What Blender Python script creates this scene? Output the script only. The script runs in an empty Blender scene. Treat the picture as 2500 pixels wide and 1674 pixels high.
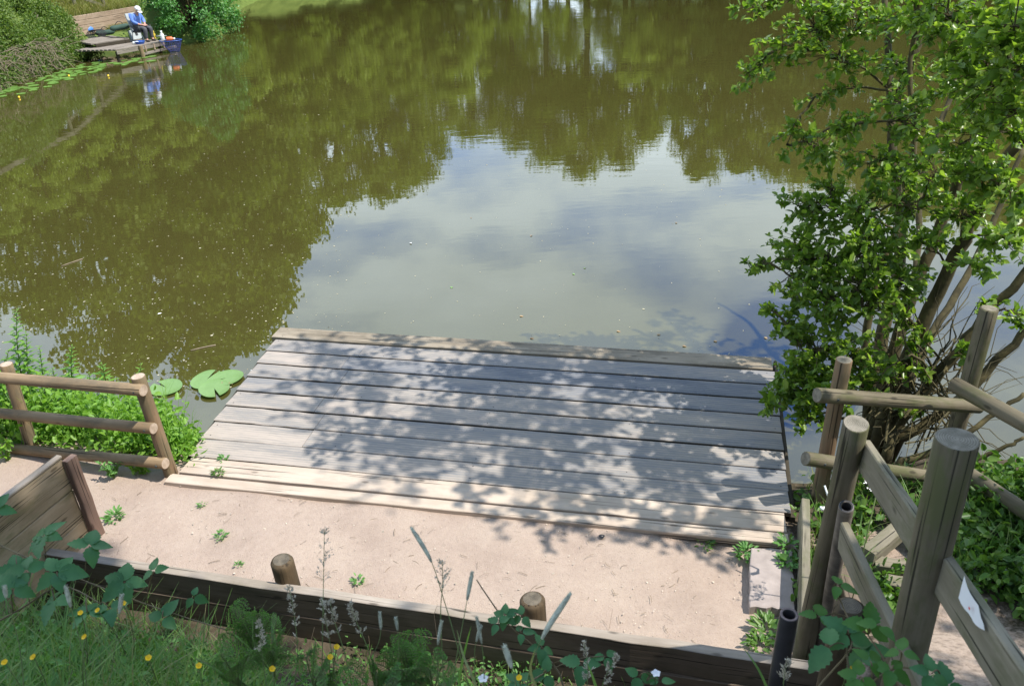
import bpy, math, random
import numpy as np
from mathutils import Vector, Matrix
rng = np.random.default_rng(7); random.seed(7)
SC = bpy.context.scene; COL = SC.collection
R = math.radians
# ------------------------------------------------------------------ camera
CZ = 4.4; FPX = 1950.0; PITCH = R(28.8); ROLL = R(2.6); K = 2500/2342
_r = np.array([1., 0, 0]); _u = np.array([0, math.sin(PITCH), math.cos(PITCH)]); CF = np.array([0, math.cos(PITCH), -math.sin(PITCH)])
CR = math.cos(ROLL)*_r-math.sin(ROLL)*_u; CU = math.sin(ROLL)*_r+math.cos(ROLL)*_u
cam = bpy.data.cameras.new('camera'); co = bpy.data.objects.new('camera', cam); COL.objects.link(co)
co.matrix_world = Matrix(((CR[0], CU[0], -CF[0], 0), (CR[1], CU[1], -CF[1], 0), (CR[2], CU[2], -CF[2], CZ), (0, 0, 0, 1)))
cam.sensor_width = 36; cam.sensor_fit = 'HORIZONTAL'; cam.lens = 36*FPX/2500; cam.clip_end = 2000; cam.clip_start = .05
cam.dof.use_dof = True; cam.dof.focus_distance = 8.0; cam.dof.aperture_fstop = 5.6
SC.camera = co
SC.view_settings.view_transform = 'Standard'; SC.view_settings.look = 'None'; SC.view_settings.exposure = 0.42; SC.view_settings.gamma = 1
# ------------------------------------------------------------------ sun and sky
SUN_EL = R(60); sh = np.array([.968, -.25]); sh /= np.linalg.norm(sh)
SUN = np.array([sh[0]*math.cos(SUN_EL), sh[1]*math.cos(SUN_EL), math.sin(SUN_EL)])
sl = bpy.data.lights.new('sun', 'SUN'); sl.energy = 5.0; sl.angle = R(.53); sl.color = (1, .95, .87)
so = bpy.data.objects.new('sun', sl); COL.objects.link(so); so.location = (20, -5, 40)
so.rotation_euler = Vector(SUN).to_track_quat('Z', 'Y').to_euler()
def ray(x, y):
    return ((x*K-1250)*CR-(y*K-837)*CU+FPX*CF)/FPX          # axis depth 1
CAM = np.array([0, 0, CZ])
def G(x, y, z):
    d = ray(x, y); return CAM+d*((z-CZ)/d[2])
def RP(x, y, depth): return CAM+ray(x, y)*depth
def mirror_dir(x, y):
    d = ray(x, y); d = d/np.linalg.norm(d); return np.array([d[0], d[1], -d[2]])
w = bpy.data.worlds.new('World'); SC.world = w; w.use_nodes = True
nt = w.node_tree; nt.nodes.clear()
def N(t, ty, **kw):
    n = t.nodes.new(ty)
    for k, v in kw.items():
        if k == 'op': n.operation = v
        else: setattr(n, k, v)
    return n
def L(t, a, b): t.links.new(a, b)
def val(t, op, a, b=None, c=None):
    n = t.nodes.new('ShaderNodeMath'); n.operation = op
    for i, v in enumerate((a, b, c)):
        if v is None: continue
        if isinstance(v, (int, float)): n.inputs[i].default_value = v
        else: t.links.new(v, n.inputs[i])
    return n.outputs[0]
def ramp(t, fac, stops):
    n = t.nodes.new('ShaderNodeValToRGB'); e = n.color_ramp.elements
    while len(e) < len(stops): e.new(.5)
    for i, (p, c) in enumerate(stops):
        e[i].position = p; e[i].color = (*c, 1) if len(c) == 3 else c
    t.links.new(fac, n.inputs[0]); return n.outputs[0]
def mixc(t, fac, a, b, blend='MIX'):
    n = t.nodes.new('ShaderNodeMix'); n.data_type = 'RGBA'; n.blend_type = blend
    for s, v in ((0, fac), (6, a), (7, b)):
        if isinstance(v, (int, float)): n.inputs[s].default_value = v
        elif isinstance(v, tuple): n.inputs[s].default_value = (*v, 1)
        else: t.links.new(v, n.inputs[s])
    return n.outputs[2]
def noise(t, vec, scale, detail=4, rough=.55, dim='3D'):
    n = t.nodes.new('ShaderNodeTexNoise'); n.inputs['Scale'].default_value = scale; n.inputs['Detail'].default_value = detail; n.inputs['Roughness'].default_value = rough
    if vec is not None: t.links.new(vec, n.inputs['Vector'])
    return n.outputs[0]
sky = N(nt, 'ShaderNodeTexSky'); sky.sky_type = 'NISHITA'; sky.sun_disc = False; sky.sun_elevation = SUN_EL
sky.sun_rotation = math.atan2(sh[0], sh[1]); sky.air_density = 1.0; sky.dust_density = .6; sky.ozone_density = 1.5
tc = N(nt, 'ShaderNodeTexCoord'); sx = N(nt, 'ShaderNodeSeparateXYZ'); L(nt, tc.outputs['Generated'], sx.inputs[0])
zz = val(nt, 'ADD', val(nt, 'MAXIMUM', sx.outputs[2], 0.0), .12)
cx = N(nt, 'ShaderNodeCombineXYZ'); L(nt, val(nt, 'DIVIDE', sx.outputs[0], zz), cx.inputs[0]); L(nt, val(nt, 'DIVIDE', sx.outputs[1], zz), cx.inputs[1])
cl = noise(nt, cx.outputs[0], 1.15, 7, .55)
gaps = None
for (gx, gy, rad, amp) in ((1790, 835, .062, .8), (1330, 500, .05, .06), (1500, 585, .055, .07), (1130, 360, .08, .06)):
    g = mirror_dir(gx, gy)
    vm = N(nt, 'ShaderNodeVectorMath', op='DISTANCE'); L(nt, tc.outputs['Generated'], vm.inputs[0]); vm.inputs[1].default_value = tuple(g)
    m = val(nt, 'MULTIPLY', val(nt, 'EXPONENT', val(nt, 'MULTIPLY', val(nt, 'POWER', val(nt, 'DIVIDE', vm.outputs['Value'], rad), 2.0), -1.0)), amp)
    gaps = m if gaps is None else val(nt, 'ADD', gaps, m)
cf = val(nt, 'SUBTRACT', val(nt, 'ADD', val(nt, 'SUBTRACT', cl, val(nt, 'MULTIPLY', val(nt, 'MAXIMUM', val(nt, 'SUBTRACT', sx.outputs[2], .62), 0.0), .45)), .09), gaps)
cfac = ramp(nt, cf, [(.36, (0, 0, 0)), (.56, (1, 1, 1))])
cb = noise(nt, cx.outputs[0], 2.3, 5, .5)
ccol = ramp(nt, cb, [(.3, (10.2, 12.3, 14.0)), (.7, (14.3, 16.8, 18.6))])
cdim = ramp(nt, val(nt, 'ADD', val(nt, 'MULTIPLY', sx.outputs[2], .7), val(nt, 'MULTIPLY', sx.outputs[1], -.3)), [(.15, (1, 1, 1)), (.55, (.36, .38, .42))])   # clouds dimmed overhead and behind to cut skylight and deepen the shade
skyc = mixc(nt, cfac, mixc(nt, 1.0, sky.outputs[0], (1.2, 1.9, 3.1), 'MULTIPLY'), mixc(nt, 1.0, ccol, cdim, 'MULTIPLY'))
bg = N(nt, 'ShaderNodeBackground'); bg.inputs[1].default_value = .1; L(nt, skyc, bg.inputs[0])
wo = N(nt, 'ShaderNodeOutputWorld'); L(nt, bg.outputs[0], wo.inputs[0])
SC.cycles.max_bounces = 6; SC.cycles.transparent_max_bounces = 6; SC.cycles.diffuse_bounces = 3; SC.cycles.glossy_bounces = 3
SC.cycles.sample_clamp_indirect = 4; SC.cycles.caustics_reflective = False; SC.cycles.caustics_refractive = False
# ------------------------------------------------------------------ materials
def newmat(name):
    m = bpy.data.materials.new(name); m.use_nodes = True; t = m.node_tree
    b = t.nodes['Principled BSDF']; return m, t, b
def ocoord(t, scale=(1, 1, 1), rand=True):
    tcn = N(t, 'ShaderNodeTexCoord'); mp = N(t, 'ShaderNodeMapping'); mp.inputs['Scale'].default_value = scale
    L(t, tcn.outputs['Object'], mp.inputs[0])
    if rand:
        oi = N(t, 'ShaderNodeObjectInfo'); c = N(t, 'ShaderNodeCombineXYZ')
        L(t, val(t, 'MULTIPLY', oi.outputs['Random'], 37.0), c.inputs[0]); L(t, val(t, 'MULTIPLY', oi.outputs['Random'], 91.0), c.inputs[1])
        L(t, c.outputs[0], mp.inputs['Location'])
    return mp.outputs[0]
def bump(t, b, h, strength=.3, dist=.01):
    n = N(t, 'ShaderNodeBump'); n.inputs['Strength'].default_value = strength; n.inputs['Distance'].default_value = dist
    L(t, h, n.inputs['Height']); L(t, n.outputs[0], b.inputs['Normal'])
def wood(name, dark, mid, light, stain=None, stain_amt=.5, rough=.8, grain=40, bstr=.4):
    m, t, b = newmat(name)
    g = noise(t, ocoord(t, (1.2, grain, grain)), 1.0, 6, .65)
    p = noise(t, ocoord(t, (1.5, 5, 5)), 1.0, 5, .6)
    c = ramp(t, g, [(.25, dark), (.5, mid), (.75, light)])
    c = mixc(t, .6, c, ramp(t, p, [(.36, dark), (.55, mid), (.75, light)]))
    if stain:
        s = noise(t, ocoord(t, (2.2, 6, 6)), 1.3, 6, .7)
        c = mixc(t, val(t, 'MULTIPLY', ramp(t, s, [(.48, (0, 0, 0)), (.62, (1, 1, 1))]), stain_amt), c, stain)
    kv = N(t, 'ShaderNodeTexVoronoi'); kv.inputs['Scale'].default_value = 1.0; L(t, ocoord(t, (3.2, 9, 9)), kv.inputs['Vector'])
    c = mixc(t, ramp(t, val(t, 'ADD', kv.outputs['Distance'], val(t, 'MULTIPLY', g, .12)), [(.13, (.75, .75, .75)), (.2, (0, 0, 0))]), c, tuple(x*.45 for x in dark))   # knots
    cr = noise(t, ocoord(t, (1.0, 60, 60)), 1.0, 2, .5)                # drying cracks along the grain
    crk = ramp(t, cr, [(.32, (.22, .22, .22)), (.37, (1, 1, 1))])
    c = mixc(t, 1.0, c, crk, 'MULTIPLY')
    L(t, c, b.inputs['Base Color']); b.inputs['Roughness'].default_value = rough; b.inputs['Specular IOR Level'].default_value = .25
    bump(t, b, val(t, 'ADD', g, val(t, 'MULTIPLY', cr, .6)), bstr, .006); return m
def endgrain(name, dark, light):
    m, t, b = newmat(name)
    v = ocoord(t, (0, 1, 1), False); ln = N(t, 'ShaderNodeVectorMath', op='LENGTH'); L(t, v, ln.inputs[0])
    n = noise(t, ocoord(t, (8, 22, 22)), 1.0, 5, .65)
    r = val(t, 'SINE', val(t, 'ADD', val(t, 'MULTIPLY', ln.outputs['Value'], 900.0), val(t, 'MULTIPLY', n, 9.0)))
    f = val(t, 'ADD', val(t, 'MULTIPLY', r, .12), val(t, 'ADD', val(t, 'MULTIPLY', n, .9), .05))
    L(t, ramp(t, f, [(.3, dark), (.7, light)]), b.inputs['Base Color']); b.inputs['Roughness'].default_value = .9
    bump(t, b, f, .4, .004); return m
def plain(name, c, rough=.6, var=.15, scale=8, metal=0, bstr=0):
    m, t, b = newmat(name); n = noise(t, ocoord(t), scale, 5, .6)
    L(t, ramp(t, n, [(.3, tuple(x*(1-var) for x in c)), (.7, tuple(min(1, x*(1+var)) for x in c))]), b.inputs['Base Color'])
    b.inputs['Roughness'].default_value = rough; b.inputs['Metallic'].default_value = metal
    if bstr: bump(t, b, n, bstr, .01)
    return m
def leafm(name, cols, trans=.35, rough=.42, spec=.35, tcol=None):
    m, t, b = newmat(name); gi = N(t, 'ShaderNodeNewGeometry'); k = len(cols)
    c = ramp(t, gi.outputs['Random Per Island'], [(i/(k-1) if k > 1 else 0, x) for i, x in enumerate(cols)])
    c = mixc(t, .35, c, mixc(t, noise(t, ocoord(t, rand=False), 30, 3), tuple(x*.6 for x in cols[0]), tuple(min(1, x*1.3) for x in cols[-1])))
    L(t, c, b.inputs['Base Color']); b.inputs['Roughness'].default_value = rough; b.inputs['Specular IOR Level'].default_value = spec
    tr = N(t, 'ShaderNodeBsdfTranslucent'); L(t, mixc(t, 1.0, c, tcol or (1.5, 1.6, .6), 'MULTIPLY'), tr.inputs[0])
    mx = N(t, 'ShaderNodeMixShader'); mx.inputs[0].default_value = trans; L(t, b.outputs[0], mx.inputs[1]); L(t, tr.outputs[0], mx.inputs[2])
    L(t, mx.outputs[0], t.nodes['Material Output'].inputs[0]); return m
M = {}
M['rail'] = wood('rail_wood', (.15, .10, .055), (.27, .19, .11), (.38, .28, .17), (.13, .11, .075), .6)
M['rail_end'] = endgrain('rail_end_grain', (.28, .2, .14), (.5, .4, .31))
M['rust'] = wood('reddish_post_wood', (.13, .085, .05), (.22, .145, .085), (.30, .21, .13), (.12, .12, .07), .5)
M['grey_post'] = wood('weathered_post_wood', (.075, .062, .04), (.15, .127, .085), (.22, .19, .13), (.085, .095, .035), .7)
M['grey_end'] = endgrain('weathered_end_grain', (.10, .09, .065), (.27, .24, .19))
M['dark_end'] = endgrain('dark_end_grain', (.05, .042, .03), (.17, .14, .10))
M['stump'] = wood('dark_stump_wood', (.045, .032, .02), (.10, .07, .04), (.16, .11, .065), (.05, .05, .03), .5)
M['plank'] = wood('weathered_plank_wood', (.13, .115, .08), (.22, .195, .145), (.31, .275, .21), (.11, .115, .055), .55, grain=26)
M['flap'] = wood('pale_board_wood', (.2, .15, .09), (.36, .28, .19), (.48, .39, .28), (.16, .15, .07), .6, grain=14)
M['brown_post'] = wood('brown_square_post_wood', (.13, .08, .06), (.2, .13, .10), (.26, .18, .14))
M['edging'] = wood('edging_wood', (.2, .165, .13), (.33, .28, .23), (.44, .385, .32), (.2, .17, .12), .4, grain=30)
M['edging_face'] = wood('shaded_edging_wood', (.095, .07, .05), (.16, .12, .088), (.23, .18, .135), (.085, .072, .048), .5, grain=24)  # darker copy of the edging wood: shade of the front face as colour
M['sand'] = wood('sandy_board', (.36, .285, .215), (.47, .385, .305), (.54, .455, .37), (.34, .265, .21), .45, grain=10, bstr=.15)
M['backboard'] = wood('knotty_edge_board_wood', (.15, .12, .085), (.27, .225, .165), (.37, .315, .245), (.12, .10, .07), .5, grain=20)
M['pier'] = wood('wet_pile_wood_gap_shade', (.03, .025, .018), (.055, .045, .03), (.09, .075, .05))  # also colours the deck board sides, standing in for shade in the gaps
# grooved recycled deck boards: slate plastic under trodden-in pinkish dirt
m, t, b = newmat('grooved_deck_board'); M['deck'] = m
tcn = N(t, 'ShaderNodeTexCoord'); s3 = N(t, 'ShaderNodeSeparateXYZ'); L(t, tcn.outputs['Object'], s3.inputs[0])
gr = val(t, 'SINE', val(t, 'MULTIPLY', s3.outputs[1], 2*math.pi/.031))
oi = N(t, 'ShaderNodeObjectInfo')
dn = noise(t, ocoord(t, (1.1, 7, 7)), 1.0, 6, .65); dn2 = noise(t, ocoord(t, (9, 60, 60)), 1.0, 4, .6)
gp = N(t, 'ShaderNodeNewGeometry'); sp = N(t, 'ShaderNodeSeparateXYZ'); L(t, gp.outputs['Position'], sp.inputs[0])
side = val(t, 'MULTIPLY', val(t, 'SUBTRACT', val(t, 'MULTIPLY', sp.outputs[0], -.05), val(t, 'MULTIPLY', val(t, 'SUBTRACT', sp.outputs[1], 6.0), .05)), 1.0)  # more trodden dirt by the bank and the left end
f = val(t, 'ADD', val(t, 'ADD', val(t, 'MULTIPLY', dn, 1.0), val(t, 'MULTIPLY', dn2, .45)), side)
f = val(t, 'ADD', f, val(t, 'MULTIPLY', gr, .075))
f = val(t, 'ADD', f, val(t, 'MULTIPLY', val(t, 'SUBTRACT', oi.outputs['Random'], .5), .26))
c = ramp(t, f, [(.40, (.11, .12, .14)), (.60, (.19, .188, .19)), (.82, (.268, .24, .21)), (1.0, (.375, .318, .268))])
L(t, c, b.inputs['Base Color']); b.inputs['Roughness'].default_value = .75; b.inputs['Specular IOR Level'].default_value = .3
bump(t, b, val(t, 'ADD', val(t, 'MULTIPLY', gr, .7), val(t, 'MULTIPLY', dn2, 1.2)), .22, .004)
# ground: dirt where trodden (mask attribute), dark soil elsewhere
m, t, b = newmat('ground'); M['ground'] = m
at = N(t, 'ShaderNodeAttribute'); at.attribute_name = 'dirt'
v = ocoord(t, rand=False); n1 = noise(t, v, 2.2, 8, .62); n2 = noise(t, v, 22, 6, .65); n3 = noise(t, v, 110, 3, .6)
d = ramp(t, n1, [(.30, (.225, .165, .112)), (.48, (.375, .29, .213)), (.68, (.48, .39, .292))])
d = mixc(t, .45, d, ramp(t, n2, [(.3, (.25, .19, .155)), (.6, (.38, .30, .25)), (.75, (.45, .375, .32))]))
d = mixc(t, .5, d, ramp(t, n3, [(.28, (.17, .125, .10)), (.42, (.36, .28, .235)), (.66, (.37, .29, .24)), (.78, (.56, .49, .43))]))
so2 = ramp(t, n2, [(.3, (.035, .026, .018)), (.6, (.10, .078, .058)), (.75, (.16, .125, .095))])
so2 = mixc(t, .4, so2, ramp(t, n1, [(.4, (.05, .05, .02)), (.6, (.11, .085, .06))]))
c = mixc(t, ramp(t, val(t, 'ADD', at.outputs['Fac'], val(t, 'MULTIPLY', val(t, 'SUBTRACT', n2, .5), .7)), [(.35, (0, 0, 0)), (.62, (1, 1, 1))]), so2, d)
gp = N(t, 'ShaderNodeNewGeometry'); sp = N(t, 'ShaderNodeSeparateXYZ'); L(t, gp.outputs['Position'], sp.inputs[0])
c = mixc(t, ramp(t, val(t, 'DIVIDE', sp.outputs[1], 100.0), [(.14, (0, 0, 0)), (.2, (1, 1, 1))]), c, ramp(t, n1, [(.3, (.07, .11, .025)), (.7, (.15, .2, .05))]))   # meadow beyond the pond
L(t, c, b.inputs['Base Color']); b.inputs['Roughness'].default_value = .95; b.inputs['Specular IOR Level'].default_value = .15
bump(t, b, val(t, 'ADD', n2, val(t, 'MULTIPLY', n3, .5)), .45, .025)
# murky pond water
m, t, b = newmat('pond_water'); M['water'] = m
v = ocoord(t, rand=False)
wn = noise(t, v, .35, 5, .6); wn2 = noise(t, v, 3.0, 5, .7)
L(t, ramp(t, val(t, 'ADD', val(t, 'MULTIPLY', wn, .7), val(t, 'MULTIPLY', wn2, .3)), [(.3, (.048, .044, .0115)), (.7, (.060, .054, .0145))]), b.inputs['Base Color'])
b.inputs['Roughness'].default_value = .0; b.inputs['IOR'].default_value = 1.5; b.inputs['Specular IOR Level'].default_value = .95
r1 = noise(t, ocoord(t, (1.6, 4.2, 1), False), 1.0, 3, .5); r2 = noise(t, ocoord(t, (.25, .5, 1), False), 1.0, 2, .5)
amt = ramp(t, noise(t, v, .09, 3, .5), [(.4, (.25, .25, .25)), (.62, (1, 1, 1))])
gp = N(t, 'ShaderNodeNewGeometry'); sp = N(t, 'ShaderNodeSeparateXYZ'); L(t, gp.outputs['Position'], sp.inputs[0])
mr = N(t, 'ShaderNodeMapRange'); L(t, sp.outputs[1], mr.inputs[0]); mr.inputs[1].default_value = 7; mr.inputs[2].default_value = 30; mr.inputs[3].default_value = .12; mr.inputs[4].default_value = 1.15
bump(t, b, val(t, 'MULTIPLY', val(t, 'MULTIPLY', val(t, 'ADD', r1, val(t, 'MULTIPLY', r2, 1.5)), amt), mr.outputs[0]), .11, .035)
M['tree_leaf'] = leafm('willow_leaf', [(.06, .14, .016), (.11, .22, .026), (.18, .30, .04), (.30, .40, .08)], .48, .33, .55)
M['bark'] = plain('mossy_bark', (.07, .058, .022), .9, .6, 9, 0, .9)
M['far_leaf'] = leafm('far_leaf', [(.09, .14, .022), (.17, .24, .038), (.27, .35, .065)], .3, .6, .2)
M['far_leaf_pale'] = leafm('far_pale_leaf', [(.17, .24, .045), (.28, .37, .075), (.38, .47, .11)], .3, .6, .2)
M['bush_leaf'] = leafm('bush_leaf', [(.045, .15, .03), (.08, .23, .045), (.13, .33, .075)], .3, .4, .5)
M['bramble_bank'] = leafm('bank_leaf', [(.05, .11, .02), (.10, .19, .03), (.17, .25, .05), (.2, .26, .08)], .35, .5, .3)
M['weed'] = leafm('weed_leaf', [(.09, .22, .025), (.16, .33, .04), (.26, .44, .07)], .4, .45, .4)
M['shade_weed'] = leafm('shady_weed_leaf', [(.03, .09, .015), (.06, .16, .02), (.10, .23, .035), (.17, .27, .06)], .35, .4, .4)  # darker copy of the weed leaf, shade included in the colour
M['grass'] = leafm('grass_blade', [(.06, .18, .03), (.08, .23, .036), (.11, .30, .045), (.15, .36, .06), (.19, .32, .075), (.28, .26, .12)], .35, .45, .35)
M['bramble'] = leafm('bramble_leaf', [(.045, .145, .05), (.065, .19, .06), (.09, .23, .07)], .25, .45, .35)
M['bramble_lit'] = leafm('sunlit_young_bramble_leaf', [(.06, .17, .03), (.09, .22, .035)], .35, .45, .35)  # yellower copy of the bramble leaf with sunlight put into its colour
M['feather'] = leafm('feathery_leaf', [(.08, .21, .05), (.12, .28, .07), (.17, .33, .1)], .3, .5, .25)
M['stemg'] = plain('green_stem', (.12, .17, .05), .6, .25)
M['stemr'] = plain('bramble_stem', (.16, .12, .06), .7, .3)
M['seed'] = plain('grass_seed', (.5, .45, .34), .8, .3, 60)
M['seedg'] = plain('green_grass_seed', (.42, .43, .33), .8, .3, 60)
M['dry'] = plain('dry_stem', (.24, .19, .13), .9, .35)
M['yellow'] = plain('buttercup_petal', (.85, .55, .01), .35, .1)
M['white'] = plain('white_petal', (.8, .78, .76), .6, .05)
M['pad'] = leafm('lily_pad', [(.10, .22, .045), (.14, .28, .06), (.2, .34, .07)], .15, .35, .5)
M['padn'] = leafm('broad_lily_pad', [(.13, .25, .075), (.16, .28, .085), (.19, .31, .10)], .1, .35, .5)
M['speck'] = plain('floating_speck', (.42, .38, .26), .8, .4, 3)
M['chip'] = plain('pale_chip', (.45, .38, .3), .9, .4, 5)
M['deadleaf'] = plain('dead_leaf', (.28, .2, .11), .8, .4, 5)
M['pipe'] = plain('black_pipe', (.035, .033, .035), .45, .4, 12)
M['pipe_end'] = plain('pipe_rim', (.19, .14, .13), .8, .25, 40)
M['pipe_grey'] = plain('weathered_pipe', (.15, .125, .10), .7, .45, 14)
M['concrete'] = plain('slab_concrete', (.32, .27, .245), .9, .18, 9, 0, .2)
M['skin'] = plain('skin', (.55, .30, .22), .5, .05)
M['shirt'] = plain('blue_shirt', (.13, .24, .62), .85, .15, 9)
M['trouser'] = plain('grey_trousers', (.075, .075, .085), .85, .2, 9)
M['cap'] = plain('white_cap', (.82, .82, .82), .8, .04)
M['shoe'] = plain('brown_shoe', (.07, .055, .045), .7, .2)
M['chairf'] = plain('grey_chair_fabric', (.42, .46, .46), .85, .1)
M['metal'] = plain('dark_chair_frame', (.04, .05, .05), .4, .1)
M['holdall'] = plain('green_holdall', (.035, .075, .055), .8, .2)
M['blue'] = plain('blue_plastic', (.03, .09, .35), .4, .1)
M['bluebag'] = plain('bright_blue_bag', (.08, .25, .75), .5, .15)
M['net'] = plain('blue_net', (.05, .06, .22), .7, .15)
M['whitep'] = plain('white_plastic', (.75, .78, .76), .4, .04)
M['orange'] = plain('orange_plastic', (.75, .17, .06), .4, .05)
M['greenp'] = plain('green_plastic', (.05, .42, .25), .4, .05)
M['dark'] = plain('dark_fabric', (.025, .025, .028), .8, .2)
M['yellowp'] = plain('yellow_plastic', (.6, .45, .05), .4, .05)
M['paper'] = plain('white_paper', (.78, .79, .83), .6, .04)
M['red'] = plain('red_mark', (.6, .04, .03), .6, .05)
M['far_plank'] = wood('pale_wall_plank', (.3, .215, .15), (.42, .31, .23), (.52, .41, .32), (.3, .23, .16), .4, grain=12)
M['far_deck'] = wood('grey_platform_plank', (.16, .135, .11), (.25, .215, .18), (.34, .3, .25), grain=14)
# ------------------------------------------------------------------ helpers
def link(name, me, parent=None):
    o = bpy.data.objects.new(name, me); COL.objects.link(o)
    if parent is not None: o.parent = parent
    return o
def tag(o, label=None, cat=None, group=None, kind=None):
    if label: o['label'] = label
    if cat: o['category'] = cat
    if group: o['group'] = group
    if kind: o['kind'] = kind
    return o
def thing(name, label, cat, loc=(0, 0, 0), rz=0, group=None):
    o = link(name, None); o.location = tuple(loc); o.rotation_euler = (0, 0, rz); o.empty_display_size = .1
    return tag(o, label, cat, group)
class MB:
    def __init__(s): s.v = []; s.f = []; s.n = 0; s.mi = []
    def add(s, V, F, mi=0):
        V = np.asarray(V, float).reshape(-1, 3)
        for f in (F if isinstance(F, list) else [F]):
            f = np.asarray(f, int)
            if f.ndim == 1: f = f[None]
            s.f.append(f+s.n); s.mi.append(np.full(len(f), mi))
        s.v.append(V); s.n += len(V); return s
    def build(s, name, mats, parent=None, smooth=True, origin=None):
        me = bpy.data.meshes.new(name); V = np.concatenate(s.v)
        if origin is not None: V = V-np.asarray(origin)
        me.vertices.add(len(V)); me.vertices.foreach_set('co', V.astype(np.float32).ravel())
        sizes = np.concatenate([np.full(len(f), f.shape[1]) for f in s.f]); idx = np.concatenate([f.ravel() for f in s.f])
        me.loops.add(len(idx)); me.loops.foreach_set('vertex_index', idx.astype(np.int32))
        st = np.concatenate([[0], np.cumsum(sizes)[:-1]])
        me.polygons.add(len(sizes)); me.polygons.foreach_set('loop_start', st.astype(np.int32)); me.polygons.foreach_set('loop_total', sizes.astype(np.int32))
        me.polygons.foreach_set('material_index', np.concatenate(s.mi).astype(np.int32))
        me.polygons.foreach_set('use_smooth', np.full(len(sizes), bool(smooth)))
        for m_ in (mats if isinstance(mats, (list, tuple)) else [mats]): me.materials.append(m_)
        me.update(calc_edges=True); me.validate()
        o = link(name, me, parent)
        if origin is not None: o.location = tuple(np.asarray(origin)-(np.asarray(parent.location) if parent is not None else 0))
        return o
def unit(v):
    v = np.asarray(v, float); n = np.linalg.norm(v, axis=-1, keepdims=True); return v/np.where(n == 0, 1, n)
def tube(mb, P, rad, k=6, mi=0, caps=True, capmi=None):
    P = np.asarray(P, float); n = len(P); rad = np.broadcast_to(np.asarray(rad, float), (n,))
    T = unit(np.gradient(P, axis=0)); ref = np.array([0, 0, 1.]) if abs(T[0][2]) < .9 else np.array([1., 0, 0])
    A = unit(np.cross(T, ref)); B = np.cross(T, A); a = np.linspace(0, 2*np.pi, k, endpoint=False)
    V = P[:, None]+rad[:, None, None]*(np.cos(a)[None, :, None]*A[:, None]+np.sin(a)[None, :, None]*B[:, None])
    i = np.arange(n-1)[:, None]*k; j = np.arange(k)[None]; j2 = (j+1) % k
    F = np.stack([i+j, i+j2, i+k+j2, i+k+j], -1).reshape(-1, 4)
    fl = [F]; mb.add(V, fl, mi)
    if caps:
        s = mb.n-n*k; mb.f.append(np.array([[s+q for q in range(k)][::-1]])); mb.mi.append(np.array([capmi if capmi is not None else mi]))
        mb.f.append(np.array([[s+(n-1)*k+q for q in range(k)]])); mb.mi.append(np.array([capmi if capmi is not None else mi]))
def frame(p0, p1, up=(0, 0, 1)):
    x = unit(np.asarray(p1, float)-p0); y = unit(np.cross(up, x)); z = np.cross(x, y); return x, y, z
def setm(o, origin, x, y, z, parent):
    po = Vector(parent.location) if parent is not None else Vector((0, 0, 0)); og = Vector(tuple(origin))-po
    o.matrix_local = Matrix(((x[0], y[0], z[0], og[0]), (x[1], y[1], z[1], og[1]), (x[2], y[2], z[2], og[2]), (0, 0, 0, 1)))
def log(name, p0, p1, r0, mat, parent=None, r1=None, end=None, k=20, bev=.006, wob=.02):
    """round timber: local x runs along the grain"""
    p0 = np.asarray(p0, float); p1 = np.asarray(p1, float); r1 = r1 or r0; Ln = np.linalg.norm(p1-p0)
    x, y, z = frame(p0, p1, (0, 0, 1) if abs(unit(p1-p0)[2]) < .95 else (0, 1, 0))
    ts = [0, bev*.4, bev]+list(np.linspace(.08, .92, 9)*Ln)+[Ln-bev, Ln-bev*.4, Ln]
    mb = MB(); a = np.linspace(0, 2*np.pi, k, endpoint=False); ph = rng.uniform(0, 6, 3); V = []
    for i, s in enumerate(ts):
        r = r0+(r1-r0)*s/Ln
        if i in (0, len(ts)-1): r -= bev
        elif i in (1, len(ts)-2): r -= bev*.35
        rr = r*(1+wob*np.sin(2*a+ph[0]+s*.7)+wob*.7*np.sin(3*a+ph[1]+s*1.3))
        off = .004*np.sin(s*2.2+ph[2])
        V += [(s, rr[q]*math.cos(a[q])+off, rr[q]*math.sin(a[q])) for q in range(k)]
    n = len(ts); i = np.arange(n-1)[:, None]*k; j = np.arange(k)[None]; j2 = (j+1) % k
    mb.add(V, [np.stack([i+j, i+j2, i+k+j2, i+k+j], -1).reshape(-1, 4)])
    for ring, rev in ((0, True), (n-1, False)):
        base = mb.n; rv = np.array(V[ring*k:ring*k+k]); cen = rv.mean(0)
        mid = cen+(rv-cen)*.5; mb.add(np.concatenate([rv, mid, [cen]]), [np.array([[q, (q+1) % k, k+(q+1) % k, k+q] for q in range(k)])[:, ::(-1 if rev else 1)], np.array([[k+q, k+(q+1) % k, 2*k] for q in range(k)])[:, ::(-1 if rev else 1)]], 1)
    o = mb.build(name, [mat, end or M['grey_end']], parent); setm(o, p0, x, y, z, parent)
    for p in o.data.polygons:
        if p.material_index == 1: p.use_smooth = False
    return o
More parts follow.
